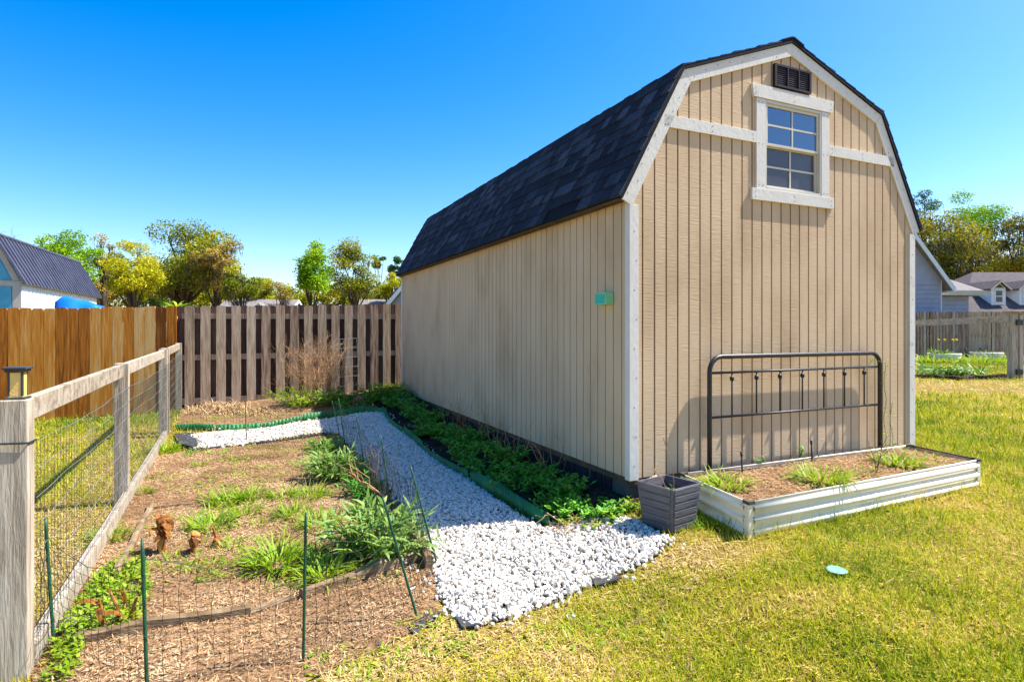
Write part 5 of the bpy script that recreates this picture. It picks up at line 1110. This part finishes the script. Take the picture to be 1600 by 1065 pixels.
for xa in (28.55, 30.2):
    y0 = 34.7; zr = 2.24 + (y0 - 34.0) * sl2; dw, hh = .42, .98; bk = hh * 1.6 / sl2
    m = MB(); m.prism([(xa - dw, y0, zr - .1), (xa + dw, y0, zr - .1), (xa + dw, y0, zr + hh), (xa, y0, zr + hh + .36), (xa - dw, y0, zr + hh)], (0, bk, 0)); dm = m.build('dormer', M['pale_wall'], dh); m = MB()
    for sx in (-1, 1): m.prism([(xa + sx * (dw + .2), y0 - .2, zr + hh - .13), (xa, y0 - .2, zr + hh + .38), (xa, y0 - .2, zr + hh + .47), (xa + sx * (dw + .2), y0 - .2, zr + hh - .04)], (0, bk, 0))
    m.build('dormer_roof', M['roof_brown'], dm); m = MB()
    for sx in (-1, 1): m.prism([(xa + sx * (dw + .2), y0 - .23, zr + hh - .17), (xa, y0 - .23, zr + hh + .34), (xa, y0 - .23, zr + hh + .44), (xa + sx * (dw + .2), y0 - .23, zr + hh - .07)], (0, .03, 0))
    m.build('dormer_trim', M['cream'], dm); m = MB(); m.prism([(xa - .3, y0 - .02, zr + hh + .02), (xa + .3, y0 - .02, zr + hh + .02), (xa, y0 - .02, zr + hh + .27)], (0, .015, 0)); m.build('dormer_gable', M['roof_brown'], dm)
    m = MB(); m.obox([xa, y0 - .015, zr + .50], (.50, 0, 0), (0, .05, 0), (0, 0, .80)); wn = m.build('window', M['pale_wall'], dm); m = MB()
    for zz in (.32, .68): m.obox([xa, y0 - .045, zr + zz], (.36, 0, 0), (0, .02, 0), (0, 0, .30))
    m.build('pane', M['far_glass'], wn)

# ------------------------------------------------------------------ right hand yard
RF0, RF1 = at(1405, 516, 23.4)[:2], at(1640, 516, 23.0)[:2]
tall_fence('picket_fence', RF0 - np.array([11, 0]), RF1 + np.array([2.5, 0]), 'weathered grey picket fence across the far right yard', (.125), .088, 'grey_wood', lambda c: EYE + (CY - 487) / F * 23.2, back=True, rails=(.3, .95, 1.6))
yp = thing('yard_fence', G(1580, 592), 'low timber rail fence with wire beside the thick post at the right', 'fence'); pb_ = G(1582, 591); 
m = MB(); m.obox(pb_ + (0, 0, .78), (.16, .03, 0), (-.03, .13, 0), (0, 0, 1.56), .35); m.obox(pb_ + (.16, -.02, .76), (.09, .02, 0), (-.02, .09, 0), (0, 0, 1.52), .8); pst = m.build('post', M['post_wood'], yp, bevel=.006)
m = MB(); m.obox(pb_ + (.03, 0, 1.60), (.34, .06, 0), (-.05, .25, 0), (0, 0, .06)); m.build('post_cap', M['grey_wood'], pst, bevel=.01)
m = MB()
for zz in (.16, 1.35): m.obox(pb_ + (.10, -.085, zz), (.17, .034, 0), (-.01, .03, 0), (0, 0, .13))
m.build('bracket', M['black_metal'], pst)
e = G(1400, 587); m = MB(); a_ = pb_ + (-.1, 0, 1.44); b_ = np.array([e[0], e[1], 1.33]); m.obox((a_ + b_) / 2, b_ - a_, (0, .04, 0), (0, 0, .15), .9); m.build('rail', M['rail_wood'], yp)
m = MB(); a_ = pb_ + (.12, 0, 1.44); b_ = pb_ + (2.5, -.6, 1.46); m.obox((a_ + b_) / 2, b_ - a_, (0, .04, 0), (0, 0, .15), .9); m.build('rail', M['rail_wood'], yp)
m = MB()
for k in range(26): f = k / 25; q = pb_ + (e - pb_) * f; m.tube([q + (0, 0, .05), q + (0, 0, 1.4)], .0022, 3, cap=False)
for k in range(10): m.tube([pb_ + (0, 0, .1 + .14 * k), e + (0, 0, .1 + .13 * k)], .0022, 3, cap=False)
m.build('wire_mesh', M['wire'], yp)
plank((1424, 589), (1500, 594), .12, .10, 'dark rotting log along the yard edge nearest the shed corner', name='border_log', tone=.1, group='logs edging the right yard', mt='brown_wood'); plank((1496, 595), (1575, 590), .12, .10, 'dark rotting log along the yard edge at the thick post', name='border_log', tone=.1, group='logs edging the right yard', mt='brown_wood')
leafy('leafy_plant', G(1475, 588), 'strappy green plant behind the border log in the right yard', 'plant', 'leaf', 40, 8, .34, .5, (.16, .3), (.04, .06), tonec=.5, rootr=.5, seg=2)
leafy('leafy_plant', G(1497, 589), 'second smaller strappy plant behind the border log, right of the first', 'plant', 'leaf', 18, 8, .26, .3, (.14, .24), (.04, .06), tonec=.5, rootr=.25, seg=2)
def round_planter(px, py, lab, flowers=False):
    c = G(px, py); o = thing('round_planter', c, lab, 'planter', 'white round planters in the right yard'); m = MB(); R_ = .52; n = 40; vs = []; fs = []; prof = [(R_ + .02 * (.5 - .5 * math.cos(2 * PI * z / .12)), z) for z in np.linspace(0, .34, 18)] + [(R_ - .03, .34), (R_ - .03, .26)]
    for (rr_, z) in prof:
        for k in range(n): vs.append(c + (rr_ * math.cos(2 * PI * k / n), rr_ * math.sin(2 * PI * k / n), z))
    fs = [(j * n + k, j * n + (k + 1) % n, (j + 1) * n + (k + 1) % n, (j + 1) * n + k) for j in range(len(prof) - 1) for k in range(n)]; m.add(vs, fs); m.build('body', M['bed_metal'], o, smooth=True)
    m = MB(); m.add([c + ((R_ - .03) * math.cos(2 * PI * k / n), (R_ - .03) * math.sin(2 * PI * k / n), .28) for k in range(n)], [tuple(range(n))]); m.build('soil', M['dark_soil'], o)
    return c
c = round_planter(1475, 566, 'white corrugated round planter with yellow flowers'); tuft('flowering_plant', c + (-.15, 0, .28), 'green plant with yellow blooms in the round planter', 'plant', 'leaf', 90, .4, .05, .28, tonec=.6)
fl = thing('flower', c + (.1, 0, .3), 'yellow flowers on thin stems above the round planter', 'flower'); m = MB(); st = MB()
for dx in (-.25, -.02, .28, .42): st.tube([c + (dx * .5, 0, .3), c + (dx, -.05, .78)], .008, 4); m.ball(c + (dx, -.05, .83), .055, 8, sc=(1, 1, .8))
m.build('bloom', M['petal'], fl); st.build('stem', M['leaf'], fl)
c = round_planter(1541, 564, 'white corrugated round planter without flowers near the thick post'); tuft('weed_tuft', c + (0, 0, .28), 'low greenery in the flowerless round planter', 'weed', 'leaf_bright', 40, .2, .04, .3)
c = round_planter(1606, 562, 'white corrugated round planter half cut off at the right edge')
for px in (1440, 1462, 1500, 1520, 1560, 1590): tuft('weed_tuft', G(px, 566 + (px % 3)), 'bright tall weeds at the foot of the far picket fence', 'weed', 'leaf_bright', 150, .5, .05, .8, group='weeds along the picket fence', tonec=.6)
m = MB(); c = at(1519, 545, 22.9); m.tube([c + (.30 * math.cos(t), -.05, .36 * math.sin(t) - .1) for t in np.linspace(PI * .9, PI * 2.15, 18)] , .02, 6); tag(m.build('garden_hose', M['hose'], loc=c, smooth=True), 'dark hose hanging in a loop on the picket fence', 'hose')

# ------------------------------------------------------------------ light, sky, camera
sa, sb = .64, .14
hx = sa * DR[0] - sb * DL[0]; hy = sa * DR[1] - sb * DL[1]
sdir = Vector((hx, hy, 1.0)).normalized(); elev = math.asin(sdir.z); azi = math.atan2(sdir.x, sdir.y)
sun = bpy.data.lights.new('sun', 'SUN'); sun.energy = 3.75; sun.angle = math.radians(.5); sun.color = (1, .965, .91)
so = bpy.data.objects.new('sun', sun); col.objects.link(so); so.rotation_euler = (-sdir).to_track_quat('-Z', 'Y').to_euler(); so.location = (6, -2, 10)
w = bpy.data.worlds.new('World'); scene.world = w; w.use_nodes = True; nt = w.node_tree; bg = nt.nodes['Background']
sky = nt.nodes.new('ShaderNodeTexSky'); sky.sky_type = 'NISHITA'; sky.sun_disc = False; sky.sun_elevation = elev; sky.sun_rotation = azi; sky.air_density = 1.0; sky.dust_density = 1.0; sky.ozone_density = 1.0
hs = nt.nodes.new('ShaderNodeHueSaturation'); hs.inputs['Saturation'].default_value = 1.62; hs.inputs['Hue'].default_value = .507; nt.links.new(sky.outputs[0], hs.inputs['Color']); nt.links.new(hs.outputs[0], bg.inputs['Color']); bg.inputs['Strength'].default_value = .094
cam = bpy.data.cameras.new('camera'); co = bpy.data.objects.new('camera', cam); col.objects.link(co); co.location = (0, 0, EYE); co.rotation_euler = (PI / 2, 0, 0)
cam.sensor_width = 36; cam.lens = 36 * F / 1600; cam.shift_y = -(532.5 - CY) / 1600; cam.clip_end = 2000; cam.clip_start = .05
scene.camera = co
vs_ = scene.view_settings; vs_.view_transform = 'Standard'; vs_.look = 'None'; vs_.exposure = 1.54; vs_.gamma = 1
scene.cycles.use_denoising = True
